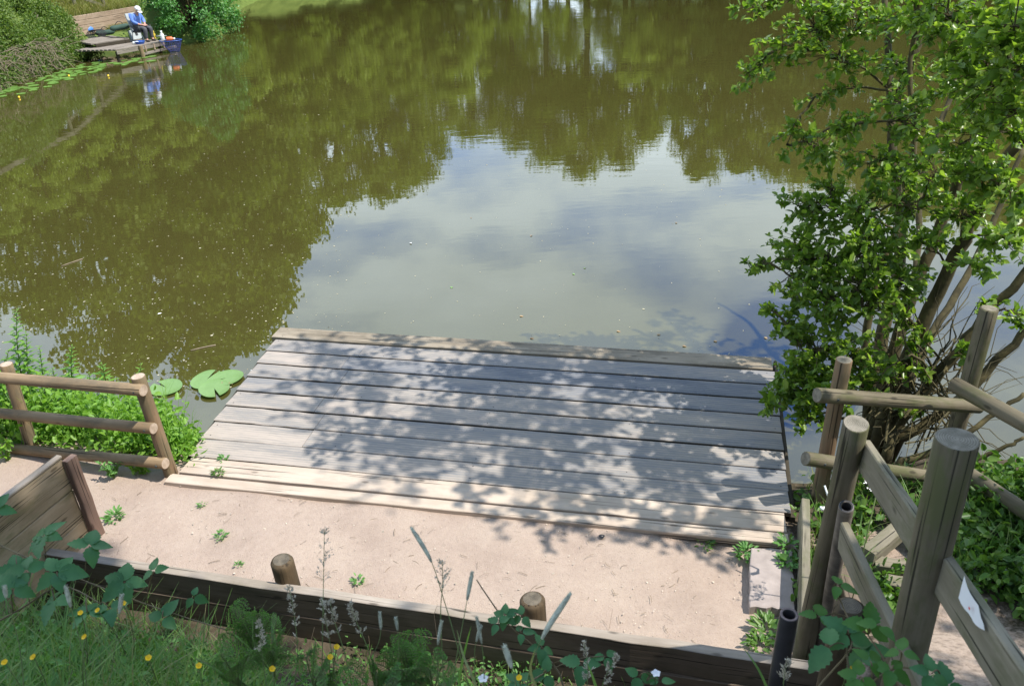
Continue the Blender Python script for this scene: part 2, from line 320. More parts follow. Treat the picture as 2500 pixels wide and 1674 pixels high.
def board(name, p0, p1, w_, th, mat, parent=None, up=(0, 0, 1), bev=.005, seg=8, wob=.0015, facemat=None):
    """sawn timber from p0 to p1 (centre line), w_ across (local y), th along local z; local x is the grain"""
    p0 = np.asarray(p0, float); p1 = np.asarray(p1, float); Ln = np.linalg.norm(p1-p0); x, y, z = frame(p0, p1, up)
    prof = [(-w_/2, -th/2+bev), (-w_/2+bev, -th/2), (w_/2-bev, -th/2), (w_/2, -th/2+bev), (w_/2, th/2-bev), (w_/2-bev, th/2), (-w_/2+bev, th/2), (-w_/2, th/2-bev)]
    V = []; k = 8; ss = np.linspace(0, Ln, seg+1)
    for s in ss:
        e = rng.normal(0, wob, 2)
        V += [(s, py+e[0], pz+e[1]) for py, pz in prof]
    n = seg+1; i = np.arange(n-1)[:, None]*k; j = np.arange(k)[None]; j2 = (j+1) % k
    F = np.stack([i+j, i+j2, i+k+j2, i+k+j], -1).reshape(-1, 4)
    mb = MB(); mb.add(V, [F]); mi = np.zeros(len(F), int)
    if facemat: mi[np.isin(np.arange(len(F)) % k, facemat[1])] = 1
    mb.mi[-1] = mi
    mb.f.append(np.array([list(range(k))[::-1]])); mb.mi.append(np.array([0])); mb.f.append(np.array([[(n-1)*k+q for q in range(k)]])); mb.mi.append(np.array([0]))
    o = mb.build(name, [mat]+([facemat[0]] if facemat else []), parent, smooth=False); setm(o, p0, x, y, z, parent); return o
def leafquads(mb, P, D, Nn, Ls, Ws, fold=.18, curl=.15, mi=0):
    n = len(P); D = unit(D); S = unit(np.cross(Nn, D)); U = np.cross(D, S)
    Ls = np.broadcast_to(Ls, (n,))[:, None]; Ws = np.broadcast_to(Ws, (n,))[:, None]
    b = P; t_ = P+D*Ls-U*Ls*curl
    out = [b]
    for sg, (u, wd) in ((-1, (.28, .9)), (-1, (.68, .82))): out.append(P+D*Ls*u+S*sg*Ws*.5*wd+U*(Ws*fold-Ls*curl*u*u))
    out.append(t_)
    for sg, (u, wd) in ((1, (.68, .82)), (1, (.28, .9))): out.append(P+D*Ls*u+S*sg*Ws*.5*wd+U*(Ws*fold-Ls*curl*u*u))
    V = np.stack(out, 1).reshape(-1, 3); i = np.arange(n)[:, None]*6
    mb.add(V, [np.concatenate([i+np.array([[0, 3, 2, 1]]), i+np.array([[0, 5, 4, 3]])])], mi)
def rdir(n, up=.0):
    v = rng.normal(0, 1, (n, 3)); v[:, 2] += up; return unit(v)
def leafstrip(mb, p, d, nrm, Ln, W, rows=7, fold=.12, curl=.15, teeth=.08, prof='ovate', mi=0, wav=.03):
    d = unit(d); s = unit(np.cross(nrm, d)); u = np.cross(d, s); V = []
    for i in range(rows+1):
        q = i/rows
        wd = {'ovate': math.sin(math.pi*min(1, q**.75))**.8*(1-.25*q), 'lance': math.sin(math.pi*q**.8)**.9, 'round': math.sqrt(max(0, 1-(2*q-1)**2))}[prof] if 0 < q < 1 else (.02 if q == 1 else .06)
        wd *= W*.5*(1+(teeth if i % 2 else -teeth)); c = p+d*Ln*q-u*Ln*curl*q*q
        wv = wav*W*(1 if i % 2 else -1)
        V += [c-s*wd+u*(fold*wd*2+wv), c, c+s*wd+u*(fold*wd*2-wv)]
    F = []
    for i in range(rows):
        a = 3*i; F += [(a, a+1, a+4, a+3), (a+1, a+2, a+5, a+4)]
    mb.add(V, [np.array(F)[:, ::-1]], mi)
def bez(p0, p1, sag, n=8, j=.0):
    t_ = np.linspace(0, 1, n)[:, None]; P = np.asarray(p0)*(1-t_)+np.asarray(p1)*t_+np.asarray(sag)*(4*t_*(1-t_))
    if j: P[1:-1] += rng.normal(0, j, P[1:-1].shape)
    return P
def copy_tree(o, parent=None):
    c = o.copy(); COL.objects.link(c); c.parent = parent
    for ch in list(o.children): copy_tree(ch, c)
    return c
# ------------------------------------------------------------------ the lake and the ground
LAKE = np.array([(-6.2, 7.1), (-10, 9), (-16, 14), (-18, 20), (-16.3, 24), (-15.5, 25.7), (-15.2, 31.4), (-15.9, 33.2), (-14.6, 34.9), (-13.4, 35.3), (-12.6, 34.3), (-11.9, 34.6), (-11.6, 38.0), (-13.5, 43), (-14, 51), (-6, 60),
 (6, 62), (20, 64), (36, 58), (48, 44), (46, 28), (30, 14), (16, 7.2), (8, 5.2), (6, 5.3), (4.6, 5.5), (3.4, 5.6), (2.75, 5.35), (2.3, 5.3), (-2.2, 6.35), (-2.75, 6.15), (-3.3, 6.35), (-4.5, 6.75)])
def lake_sd(X, Y):
    A = LAKE; B = np.roll(LAKE, -1, 0); P = np.stack([X, Y], -1).reshape(-1, 2)
    dm = np.full(len(P), 1e9); ins = np.zeros(len(P), bool)
    for a, b_ in zip(A, B):
        e = b_-a; q = P-a; h = np.clip((q@e)/(e@e), 0, 1); dm = np.minimum(dm, np.linalg.norm(q-h[:, None]*e, axis=1))
        c1 = (a[1] > P[:, 1]) != (b_[1] > P[:, 1]); xi = (b_[0]-a[0])*(P[:, 1]-a[1])/((b_[1]-a[1]) or 1e-9)+a[0]
        ins ^= c1 & (P[:, 0] < xi)
    return np.where(ins, -dm, dm).reshape(np.shape(X))                      # + on land
sm = lambda x: (lambda q: q*q*(3-2*q))(np.clip(x, 0, 1))
ye = lambda x: 3.02-.251*(x-1.81)
def terrain(X, Y):
    X = np.asarray(X, float); Y = np.asarray(Y, float); sd = lake_sd(X, Y)
    z = np.where(sd > 0, (.389-.055*sm((X-.7)/.9))*sm(sd/.55), -1.1*sm(-sd/1.6))
    d = (ye(X)-Y)*.97
    bank = np.where(d > 0, np.minimum(.14+.82*np.maximum(d-.28, 0), 2.8), z)
    path = np.where(Y < 3.4, .365+np.minimum(2.45, .5*(3.4-Y)), z)
    kx = sm((X-1.75)/.3); near = (1-kx)*np.where((d > 0), bank, z)+kx*np.where(Y < 3.4, path, z)
    nearm = (Y < 12) & (np.abs(X) < 14)
    far = z+np.where(sd > .3, np.where((X < -8) & (Y < 33.2), np.minimum(.95*(sd-.3), 2.0), np.minimum(.55*(sd-.3), 1.7))+4.5*sm((sd-5)/22)*(1-np.exp(-((X-4)/9.0)**2)*(Y > 40))*(Y > 20)+np.minimum(.08*np.maximum(sd-4, 0), 3), 0)
    flat = sm(1.6-np.hypot((X+15.6)/3.0, (Y-34.6)/2.2))
    far = np.where(sd > 0, far*(1-flat)+np.minimum(far, .4)*flat, far)
    blend = sm((Y-9)/4); blend = np.maximum(blend, sm((np.abs(X)-9)/4))
    out = near*(1-blend)+far*blend
    return out
def gz(x, y): return float(terrain(np.array([x]), np.array([y]))[0])
def hit(x, y):
    d = ray(x, y); s = .8
    ss = np.linspace(.8, 9, 400); P = CAM+d*ss[:, None]; below = P[:, 2] < terrain(P[:, 0], P[:, 1])
    i = int(np.argmax(below)) if below.any() else len(ss)-1
    return P[i]
def axis(a, b_, step, lo, hi, far):
    core = np.arange(a, b_, step); l = [a]; s = step
    while l[-1] > lo: s = min(s*1.35, far); l.append(l[-1]-s)
    h = [core[-1]]; s = step
    while h[-1] < hi: s = min(s*1.35, far); h.append(h[-1]+s)
    return np.array(l[::-1][:-1]+list(core)+h[1:])
xs = axis(-6.5, 6.5, .055, -400, 400, 60); ys = axis(.3, 7.5, .055, -300, 420, 60)
xs = np.unique(np.concatenate([xs, np.arange(-26, -8, .45)])); ys = np.unique(np.concatenate([ys, np.arange(16, 70, .7)]))
X, Y = np.meshgrid(xs, ys); Z = terrain(X, Y)
Z = Z+np.where((np.abs(X) < 7) & (Y < 8), .006*np.sin(X*7.1+Y*3.3)+.005*np.sin(X*3.1-Y*9.7), 0)
nx, ny = len(xs), len(ys); idx = np.arange(nx*ny).reshape(ny, nx)
mb = MB(); mb.add(np.stack([X, Y, Z], -1), [np.stack([idx[:-1, :-1], idx[:-1, 1:], idx[1:, 1:], idx[1:, :-1]], -1).reshape(-1, 4)])
gr_o = mb.build('ground', M['ground']); tag(gr_o, kind='structure')
sd = lake_sd(X, Y); d = ye(X)-Y
pad = sm((sd-.25)/.25)*sm(-d/.05+.5)*sm((1.95-X)/.15+.5)*sm((X+6.5)/.5)*(X < 2.1)
pathm = sm((X-1.9)/.2)*sm((Y-1.0)/.3)*np.exp(-((X-(2.55+.10*(3.5-Y)))/.62)**4)*sm((4.55-Y)/.3)
pad = np.clip(np.maximum(pad, pathm*.6), 0, 1)*(Y < 9)  # path mask held down, so darker soil paints the path as shaded
at_ = gr_o.data.attributes.new('dirt', 'FLOAT', 'POINT'); at_.data.foreach_set('value', pad.astype(np.float32).ravel())
mb = MB(); s = 420; mb.add([(-80, -40, 0), (90, -40, 0), (90, 100, 0), (-80, 100, 0)], [np.array([[0, 1, 2, 3]])])
tag(mb.build('water', M['water'], smooth=False), kind='structure')
# ------------------------------------------------------------------ jetty
DZ = .40
BL, BR, FL, FR = (G(650, 752, DZ), G(1768, 822, DZ), G(432, 1047, DZ), G(1807, 1178, DZ))
jet = thing('jetty', 'fishing jetty of grooved grey deck boards dappled by leaf shadow', 'jetty', tuple(((BL+BR+FL+FR)/4)[:2])+(0,))
def lr(t_): return BL+(FL-BL)*t_, BR+(FR-BR)*t_
pitch = np.linalg.norm(FL-BL)/9; gap = .026
for i in range(9):
    a, b_ = lr((i+.5)/9)
    if i == 0:
        board('edge_board', a+(a-b_)*.008, b_+(a-b_)*.004, pitch-gap-.01, .06, M['backboard'], jet)
    else:
        g = gap if i < 7 else (.007 if i == 7 else .010)
        if i in (1, 2, 3, 4, 5, 6, 7):
            q = .19+.012*math.sin(i*2.2); s_ = a+(b_-a)*q; dd = unit(b_-a)*.0022
            board('deck_board', a, s_-dd, pitch-g, .045, M['deck'], jet, facemat=(M['pier'], [3, 7])); board('deck_board', s_+dd, b_, pitch-g, .045, M['deck'], jet, facemat=(M['pier'], [3, 7]))  # board sides coloured near-black so the gaps look shaded
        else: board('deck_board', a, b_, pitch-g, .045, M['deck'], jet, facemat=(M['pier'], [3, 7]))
s1, s2 = G(428, 1064, DZ), G(1806, 1205, DZ)
q0a, q0b = lr(1.0); wf = .205; dirf = unit(FL-BL)
dy = unit((FL+FR)/2-(BL+BR)/2)
a = q0a+dy*(wf/2+.006)+unit(BR-BL)*.04; b_ = q0b+dy*(wf/2+.006)-unit(BR-BL)*.05
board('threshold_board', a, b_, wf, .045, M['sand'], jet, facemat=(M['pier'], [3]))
a2 = a+dy*(wf/2+.055+.012); b2 = b_+dy*(wf/2+.055+.012)
board('threshold_strip', a2-np.array([.06, 0, .004]), b2-np.array([0, 0, .004]), .11, .05, M['sand'], jet)
for P0, P1, sg in ((BL, FL, -1), (BR, FR, 1)):                       # side fascias, a little below the boards
    off = unit(BR-BL)*sg*.022
    board('side_board', P0+off-np.array([0, 0, .085]), P1+off-np.array([0, 0, .085]), .035, .14, M['pier'], jet)
fo = unit(BL-FL)*.03
board('front_beam', BL+(BR-BL)*.01-np.array([0, 0, .14])-fo*1.5, BR-(BR-BL)*.01-np.array([0, 0, .14])-fo*1.5, .06, .16, M['pier'], jet)
for tt in (.25, .5, .75):
    j0, j1 = BL+(BR-BL)*tt, FL+(FR-FL)*tt
    board('joist', j0-np.array([0, 0, .115])+(j1-j0)*.06, j1-np.array([0, 0, .115]), .06, .13, M['pier'], jet)
for tt, uu in ((.04, .08), (.5, .08), (.96, .08), (.04, .6), (.96, .6)):
    p = BL+(BR-BL)*tt+(FL-BL)*uu
    log('pile', (p[0], p[1], -.9), (p[0], p[1], .24), .06, M['pier'], jet)
a_ = np.linspace(0, 6.283, 7)[:-1]; scr = None                          # screw heads over the joists
for i in range(9):
    for tt in (.012, .25, .5, .75, .988):
        pa, pb = lr((i+.5)/9); c_ = pa+(pb-pa)*tt
        for sg in (-1, 1):
            q_ = c_+dirf*sg*pitch*.3+rng.normal(0, .003, 3)*np.array([1, 1, 0]); zt_ = DZ+(.0305 if i == 0 else .0235)
            if scr is None:
                mb = MB(); mb.add([(.0055*math.cos(u), .0055*math.sin(u), 0) for u in a_], [np.array([list(range(6))])]); scr = so_ = mb.build('screw', M['dark'], jet, smooth=False)
            else:
                so_ = scr.copy(); COL.objects.link(so_)
            so_.location = (q_[0]-jet.location[0], q_[1]-jet.location[1], zt_)
# ------------------------------------------------------------------ helpers for posts met by pixel rays
def top_on(base, x, y):
    d = ray(x, y); d2 = d[:2]; q = np.asarray(base)[:2]
    s_ = (q@d2)/(d2@d2); return CAM+d*s_
def on_plane(x, y, p, n):
    d = ray(x, y); return CAM+d*(((np.asarray(p)-CAM)@n)/(d@n))
def bolt(parent, p, n, r_=.011):
    mb = MB(); tube(mb, [np.asarray(p)-n*.006, np.asarray(p)+n*.003, np.asarray(p)+n*.005], [r_, r_, r_*.6], 8); mb.build('bolt', M['metal'], parent, origin=p)
# left rail fence
b1 = G(392, 1088, .37); b2 = G(78, 1030, .37); t1 = top_on(b1, 316, 860); t2 = top_on(b2, 13, 832)
fl = thing('rail_fence', 'low round-rail wooden fence with two posts beside the left of the jetty', 'fence', tuple(b1))
log('post', b1-(t1-b1)*.25, t1, .054, M['rust'], fl, .052, M['rail_end'], bev=.004); log('post', b2-(t2-b2)*.25, t2, .052, M['rail'], fl, .05, M['rail_end'], bev=.004)
n_ = unit(np.cross(b2-b1, (0, 0, 1))); n_ = n_ if n_[1] < 0 else -n_
for (xa, ya, xb, yb) in ((0, 864, 329, 892), (0, 945, 352, 979), (0, 1022, 378, 1060)):
    pa = on_plane(xa, ya, b1+n_*.075, n_); pb = on_plane(xb, yb, b1+n_*.075, n_)
    log('rail', pb, pb+(pa-pb)*1.9, .047, M['rail'], fl, .045, M['rail_end'], bev=.004); bolt(fl, pb+unit(pa-pb)*.055+n_*.047, n_)
e0 = b2+(b2-b1); log('post', e0-(t2-b2)*.25, e0+(t2-b2), .052, M['rail'], fl, .05, M['rail_end'])
# left board wall
fe = G(222, 1228, .37); ft = top_on(fe, 152, 1040)
hB = ft[2]-.37; dirb = unit(np.append((G(0, 1148, ft[2])-G(140, 1042, ft[2]))[:2], 0)); Lb = 1.75
fw = thing('board_wall', 'pale board wall with brown end post at left of the dirt pad', 'wall', tuple(fe))
nb = np.array([dirb[1], -dirb[0], 0]); nb = nb if nb[0] > 0 else -nb
for i in range(3):
    zc = .30+(i+.5)*((hB+.06)/3); hh = (hB+.06)/3-.004
    p0 = np.array([fe[0], fe[1], zc])-nb*.03+dirb*.035; board('wall_board', p0, p0+dirb*Lb, hh, .04, M['flap'], fw, up=nb)
pc = fe+dirb*.0+nb*.02
board('end_post', (pc[0], pc[1], .1), (pc[0]+(ft-fe)[0]*.5, pc[1], ft[2]-.02), .09, .05, M['brown_post'], fw, up=nb)
cp = np.array([fe[0], fe[1], .305+hB+.06+.012])-nb*.03+dirb*.03; board('cap_strip', cp, cp+dirb*Lb, .055, .02, M['edging'], fw)
# timber edging in front
EZ = .57
eA, eB = G(20, 1246, EZ), G(1940, 1533, EZ); eA = eA+(eA-eB)*.14
ed = thing('timber_edging', 'long low timber edging between the dirt pad and the planted bank', 'edging', tuple((eA+eB)/2*np.array([1, 1, 0])))
ex = unit(eB-eA); en = np.array([ex[1], -ex[0], 0]); dn_ = np.array([0, 0, 1.])
mid = eA+(eB-eA)*.62
for a, b_ in ((eA, mid), (mid+ex*.003, eB)):
    o = board('top_board', a-dn_*.105, b_-dn_*.105, .066, .21, M['edging'], ed, bev=.004, seg=10, wob=.003, facemat=(M['edging_face'], [7]))  # near side takes the darker copy, its shade painted in
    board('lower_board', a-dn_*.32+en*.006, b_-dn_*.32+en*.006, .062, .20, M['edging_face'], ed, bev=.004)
for x, y, tx, ty, r_ in ((640, 1345, 632, 1284, .078), (1217, 1428, 1214, 1368, .080)):
    p = G(x, y, EZ); p = p-en*(.033+r_+.004); tp = top_on(p, tx, ty)
    ht = tp[2]; log('round_post', (p[0], p[1], .0), (p[0]-.015, p[1], ht), r_, M['stump'], ed, r_*.97, M['dark_end'], bev=.022, k=24)
# right: round rail fence at the water
fb = G(1868, 1160, .28); ftp = top_on(fb, 1932, 822); gb = G(2158, 1100, .28); gtp = top_on(gb, 2262, 704)
rf = thing('rail_fence', 'weathered round-rail fence with tall post in front of the leaning shrub', 'fence', tuple(fb))
log('post', fb-(ftp-fb)*.2, ftp, .058, M['rust'], rf, .055, M['grey_end'], bev=.005); log('post', gb-(gtp-gb)*.2, gtp, .060, M['grey_post'], rf, .060, M['grey_end'], bev=.012)
n_ = unit(np.cross(np.append((gb-fb)[:2], 0), (0, 0, 1))); n_ = n_ if n_[1] < 0 else -n_
for xa, ya, xb, yb, ext in ((1868, 903, 2240, 930, 1.0), (1842, 1048, 2135, 1090, 1.08)):
    pa = on_plane(xa, ya, fb+n_*.09, n_); pb = on_plane(xb, yb, fb+n_*.09, n_); log('rail', pa, pa+(pb-pa)*ext, .052, M['grey_post'], rf, .050, M['grey_end'], bev=.005); bolt(rf, pa+unit(pb-pa)*.14+n_*.05, n_)
gg = unit(gtp-gb)
for (xa, ya, xb, yb, rr) in ((2182, 878, 2342, 968, .056), (2205, 1078, 2342, 1168, .056)):
    pa = on_plane(xa, ya, gb+n_*.20, n_); pb = G(xb, yb, pa[2]+.02); log('rail', pa, pa+(pb-pa)*2.2, rr, M['grey_post'], rf, rr*.97, M['grey_end'], bev=.005)
# right: plank handrail up the steps
VPd = ray(1609*.9368, 357*.9368)
tB = 3.55; P0 = RP(1986, 1012, tB)
hr = None
bb = G(1835, 1506, .36); bt = RP(1957, 968, 3.5)
bb = np.array([bb[0], bb[1], .36])
hr = thing('plank_handrail', 'weathered plank handrail on round posts climbing beside the steps at right', 'handrail', tuple(bb))
kk = unit(bt-bb); log('post', bb-kk*.3, bt, .056, M['grey_post'], hr, .055, M['grey_end'], bev=.004)
ct = RP(2190, 1003, 2.42); cb_ = top_on(ct, 2092, 1560); cb_ = np.array([cb_[0], cb_[1], gz(cb_[0], cb_[1])-.2])
log('tall_post', cb_, ct, .064, M['grey_post'], hr, .0635, M['grey_end'], bev=.003, k=28)
dP = -VPd/np.linalg.norm(VPd); nP = unit(np.cross(dP, np.array([0, 0, 1.]))); nP = nP if nP@(CAM-P0) > 0 else -nP; upP = unit(np.cross(nP, dP)); upP = upP if upP[2] > 0 else -upP
pl = P0-upP*.075+nP*.0; board('top_plank', pl-dP*.03, pl+dP*2.6, .15, .036, M['plank'], hr, up=nP)
P1 = RP(1938, 1205, tB+.05); pl2 = P1-upP*.07
board('lower_plank', pl2-dP*.05, pl2+dP*2.2, .14, .036, M['plank'], hr, up=nP)
# paper stapled on the plank
q0 = on_plane(2222, 1345, pl+nP*.020, nP); 
mb = MB(); V = []; nw = 9
for i in range(nw):
    for j in range(3):
        u_ = i/(nw-1); vv = j/2
        c_ = on_plane(2208+u_*52, 1305+u_*125+(1-u_)*18, pl+nP*.020, nP)
        V.append(c_-upP*(.075*(vv-.15)*(1-.75*u_**2))+nP*(.004+.008*abs(math.sin(u_*5+vv))))
F = [(i*3+j, (i+1)*3+j, (i+1)*3+j+1, i*3+j+1) for i in range(nw-1) for j in range(2)]
mb.add(V, [np.array(F)]); pp = thing('paper_notice', 'torn white paper stuck on the plank handrail', 'paper', tuple(V[0]))
mb.build('sheet', M['paper'], pp, origin=V[0])
mb = MB(); c_ = V[13]+nP*.012; mb.add([c_+dP*.006+upP*.004, c_+dP*.006-upP*.004, c_-dP*.006-upP*.004, c_-dP*.006+upP*.004], [np.array([[0, 1, 2, 3]])]); mb.build('red_print', M['red'], pp, origin=V[0])
# leaning stakes and pipes
def hollow(name, label, p0, p1, r_, mat, rim, cat):
    th_ = thing(name, label, cat, tuple(p0)); mb = MB(); x, y, z = frame(p0, p1, (0, 1, 0)); Ln = np.linalg.norm(np.asarray(p1)-p0)
    k = 24; a = np.linspace(0, 2*np.pi, k, endpoint=False); V = []
    for s_, rr in ((0, r_), (Ln*.5, r_*1.01), (Ln-.004, r_), (Ln, r_*.96), (Ln, r_*.70), (Ln-.003, r_*.66), (Ln-.35, r_*.66)):
        V += [np.asarray(p0)+x*s_+y*rr*math.cos(q)*(1+.03*math.sin(2*q))+z*rr*math.sin(q) for q in a]
    i = np.arange(6)[:, None]*k; j = np.arange(k)[None]; j2 = (j+1) % k
    F = np.stack([i+j, i+j2, i+k+j2, i+k+j], -1).reshape(-1, 4)
    mb.add(V, [F]); mi = np.zeros(len(F), int); mi[3*k:4*k] = 1; mi[5*k:] = 2; mb.mi[-1] = mi
    mb.build('tube', [mat, rim, M['pipe']], th_, origin=p0)
    return th_
p1 = RP(1805, 1404, 2.75); p0 = top_on(p1, 1772, 1600); p0 = np.array([p0[0], p0[1], gz(p0[0], p0[1])-.15])
hollow('pipe_stake', 'black hollow pipe standing upright in front of the timber edging', p0, p1, .032, M['pipe'], M['pipe_end'], 'pipe')
p0 = G(1872, 1500, .36); p1 = RP(1936, 1157, 3.62)
hollow('pipe_stake', 'weathered grey hollow pipe leaning beside the handrail post', p0-unit(p1-p0)*.2, p1, .034, M['pipe_grey'], M['pipe'], 'pipe')
# stump behind bramble
sp_ = RP(1945, 1385, 3.1); t0 = thing('stump', 'brown round-topped wooden stump among bramble leaves at right', 'stump', (sp_[0], sp_[1], gz(sp_[0], sp_[1])))
log('trunk', (sp_[0]+.02, sp_[1]+.03, gz(sp_[0], sp_[1])-.15), sp_+np.array([0, 0, .0]), .062, M['stump'], t0, .06, M['dark_end'], bev=.02, k=24)
# plank on edge, slab, steps at the right of the pad
pA, pB = G(1844, 1140, .60), G(1843, 1420, .60)
ep = thing('edge_plank', 'grey plank set on edge along the right side of the dirt pad', 'plank', tuple(pA*np.array([1, 1, 0])))
board('plank', pA-dn_*.2, pB-dn_*.2, .055, .40, M['plank'], ep)
c4 = [G(1717, 1252, .405), G(1812, 1258, .405), G(1817, 1394, .405), G(1716, 1386, .405)]
sb = thing('slab', 'flat grey slab lying on the dirt at the right end of the jetty', 'slab', tuple(c4[3]))
mb = MB(); top = []; nn = 8
for i in range(4):
    for s_ in np.linspace(0, 1, nn, endpoint=False): top.append(c4[i]*(1-s_)+c4[(i+1) % 4]*s_+rng.normal(0, .004, 3)*np.array([1, 1, .2]))
top = np.array(top); k = len(top); cen = top.mean(0); ins = cen+(top-cen)*.96; ins[:, 2] += .004; bot = top-np.array([0, 0, .07])
j = np.arange(k); j2 = (j+1) % k
mb.add(np.concatenate([bot, top, ins, [cen+np.array([0, 0, .004])]]), [np.stack([j, j2, k+j2, k+j], -1)[:, ::-1], np.stack([k+j, k+j2, 2*k+j2, 2*k+j], -1)[:, ::-1], np.stack([2*k+j, 2*k+j2, np.full(k, 3*k)], -1)[:, ::-1]])
mb.build('paving', M['concrete'], sb, smooth=False, origin=c4[3])
for (xa, ya, xb, yb, z_, wd, lab) in ((1985, 1262, 2068, 1196, .50, .10, 'sunlit short timber lying diagonally by the handrail foot'), (2000, 1284, 2110, 1302, .42, .10, 'upper timber step edge behind the tall post'), (2028, 1328, 2110, 1340, .44, .10, 'lower timber step edge behind the tall post'), (1925, 1275, 1962, 1420, .46, .09, 'dark timber lying along the path beside the grey leaning pipe')):
    a, b_ = G(xa, ya, z_), G(xb, yb, z_); t0 = thing('timber_step', lab, 'timber', tuple(a)); board('step_timber', a-dn_*.04, b_-dn_*.04, wd, .12, M['plank'] if z_ != .46 else M['edging_face'], t0)
# bent metal hook
hk = G(1887, 1160, .5); t0 = thing('metal_hook', 'bent white metal hook among weeds by the fence foot', 'hook', tuple(hk))
pts = [RP(1886, 1110, 5.0), RP(1893, 1132, 5.0), RP(1897, 1150, 5.0), RP(1893, 1161, 4.98), RP(1880, 1163, 4.97), RP(1876, 1158, 4.97)]
mb = MB(); tube(mb, pts, [.006, .006, .007, .013, .014, .006], 6); mb.build('hook', M['whitep'], t0, origin=hk)
# ------------------------------------------------------------------ leaning shrub at right
tb = G(2012, 965, .05); td = (tb-CAM)@CF
tree = thing('goat_willow', 'many-stemmed leafy willow shrub leaning over the water at the right', 'tree', (tb[0], tb[1], 0))
wood_mb = MB(); nodes = []
STEMS = [([(1995, 975, 7.2), (2005, 850, 7.2), (2030, 700, 7.1), (2062, 590, 7.1), (2048, 430, 7.1), (2038, 240, 7.1), (2028, 80, 7.1), (2020, -30, 7.1)], .085, .026),
 ([(2042, 250, 7.1), (2075, 160, 7.0), (2112, 60, 6.9), (2130, -40, 6.8)], .045, .02),
 ([(2000, 970, 7.0), (2050, 780, 6.9), (2112, 610, 6.7), (2160, 500, 6.6), (2210, 380, 6.4), (2270, 240, 6.2), (2320, 60, 6.0), (2335, -60, 5.9)], .075, .025),
 ([(2010, 990, 6.9), (2100, 760, 6.6), (2180, 600, 6.3), (2240, 470, 6.0), (2342, 300, 5.6), (2450, 60, 5.2), (2470, -40, 5.1)], .08, .025),
 ([(2030, 1000, 6.9), (2150, 850, 6.6), (2260, 720, 6.4), (2400, 560, 6.1), (2600, 300, 5.7)], .065, .03),
 ([(2040, 1010, 6.9), (2180, 930, 6.7), (2300, 800, 6.5), (2450, 660, 6.2)], .06, .03),
 ([(2030, 1040, 6.8), (2060, 930, 6.9), (2110, 800, 7.0), (2180, 690, 7.1), (2250, 560, 7.2), (2300, 430, 7.2), (2342, 340, 7.2)], .06, .02),
 ([(1990, 960, 7.1), (1975, 840, 7.0), (1990, 720, 6.9), (2020, 600, 6.8), (2085, 450, 6.7), (2095, 330, 6.6), (2080, 180, 6.5), (2095, 20, 6.4), (2097, -50, 6.3)], .05, .016),
 ([(2010, 960, 7.1), (2075, 700, 7.3), (2100, 560, 7.4), (2110, 400, 7.5), (2180, 200, 7.6), (2230, 0, 7.6), (2233, -60, 7.6)], .045, .018),
 ([(1990, 1000, 6.9), (1940, 960, 6.7), (1880, 930, 6.5)], .025, .01), ([(2050, 1060, 6.6), (2180, 1010, 6.5), (2342, 900, 6.4)], .04, .02), ([(2060, 1080, 6.5), (2200, 1060, 6.4), (2342, 1000, 6.2)], .035, .015)]
def smooth_path(P, n=24):
    P = np.asarray(P); tt = np.linspace(0, len(P)-1, n); out = []
    for q in tt:
        i = min(int(q), len(P)-2); f_ = q-i; p0, p1, p2, p3 = P[max(i-1, 0)], P[i], P[i+1], P[min(i+2, len(P)-1)]
        out.append(.5*((2*p1)+(p2-p0)*f_+(2*p0-5*p1+4*p2-p3)*f_*f_+(3*p1-p0-3*p2+p3)*f_**3))
    return np.array(out)
for pts, r0, r1 in STEMS:
    P = smooth_path([RP(*q) for q in pts]); P[1:-1] += rng.normal(0, .008, P[1:-1].shape)
    if pts[0][1] > 900: P[0] = P[0]+np.array([0, 0, -.25])
    tube(wood_mb, P, np.linspace(r0*.82, r1*.85, len(P)), 9)
    for i, q in enumerate(P): nodes.append(q)
nodes = np.array(nodes)
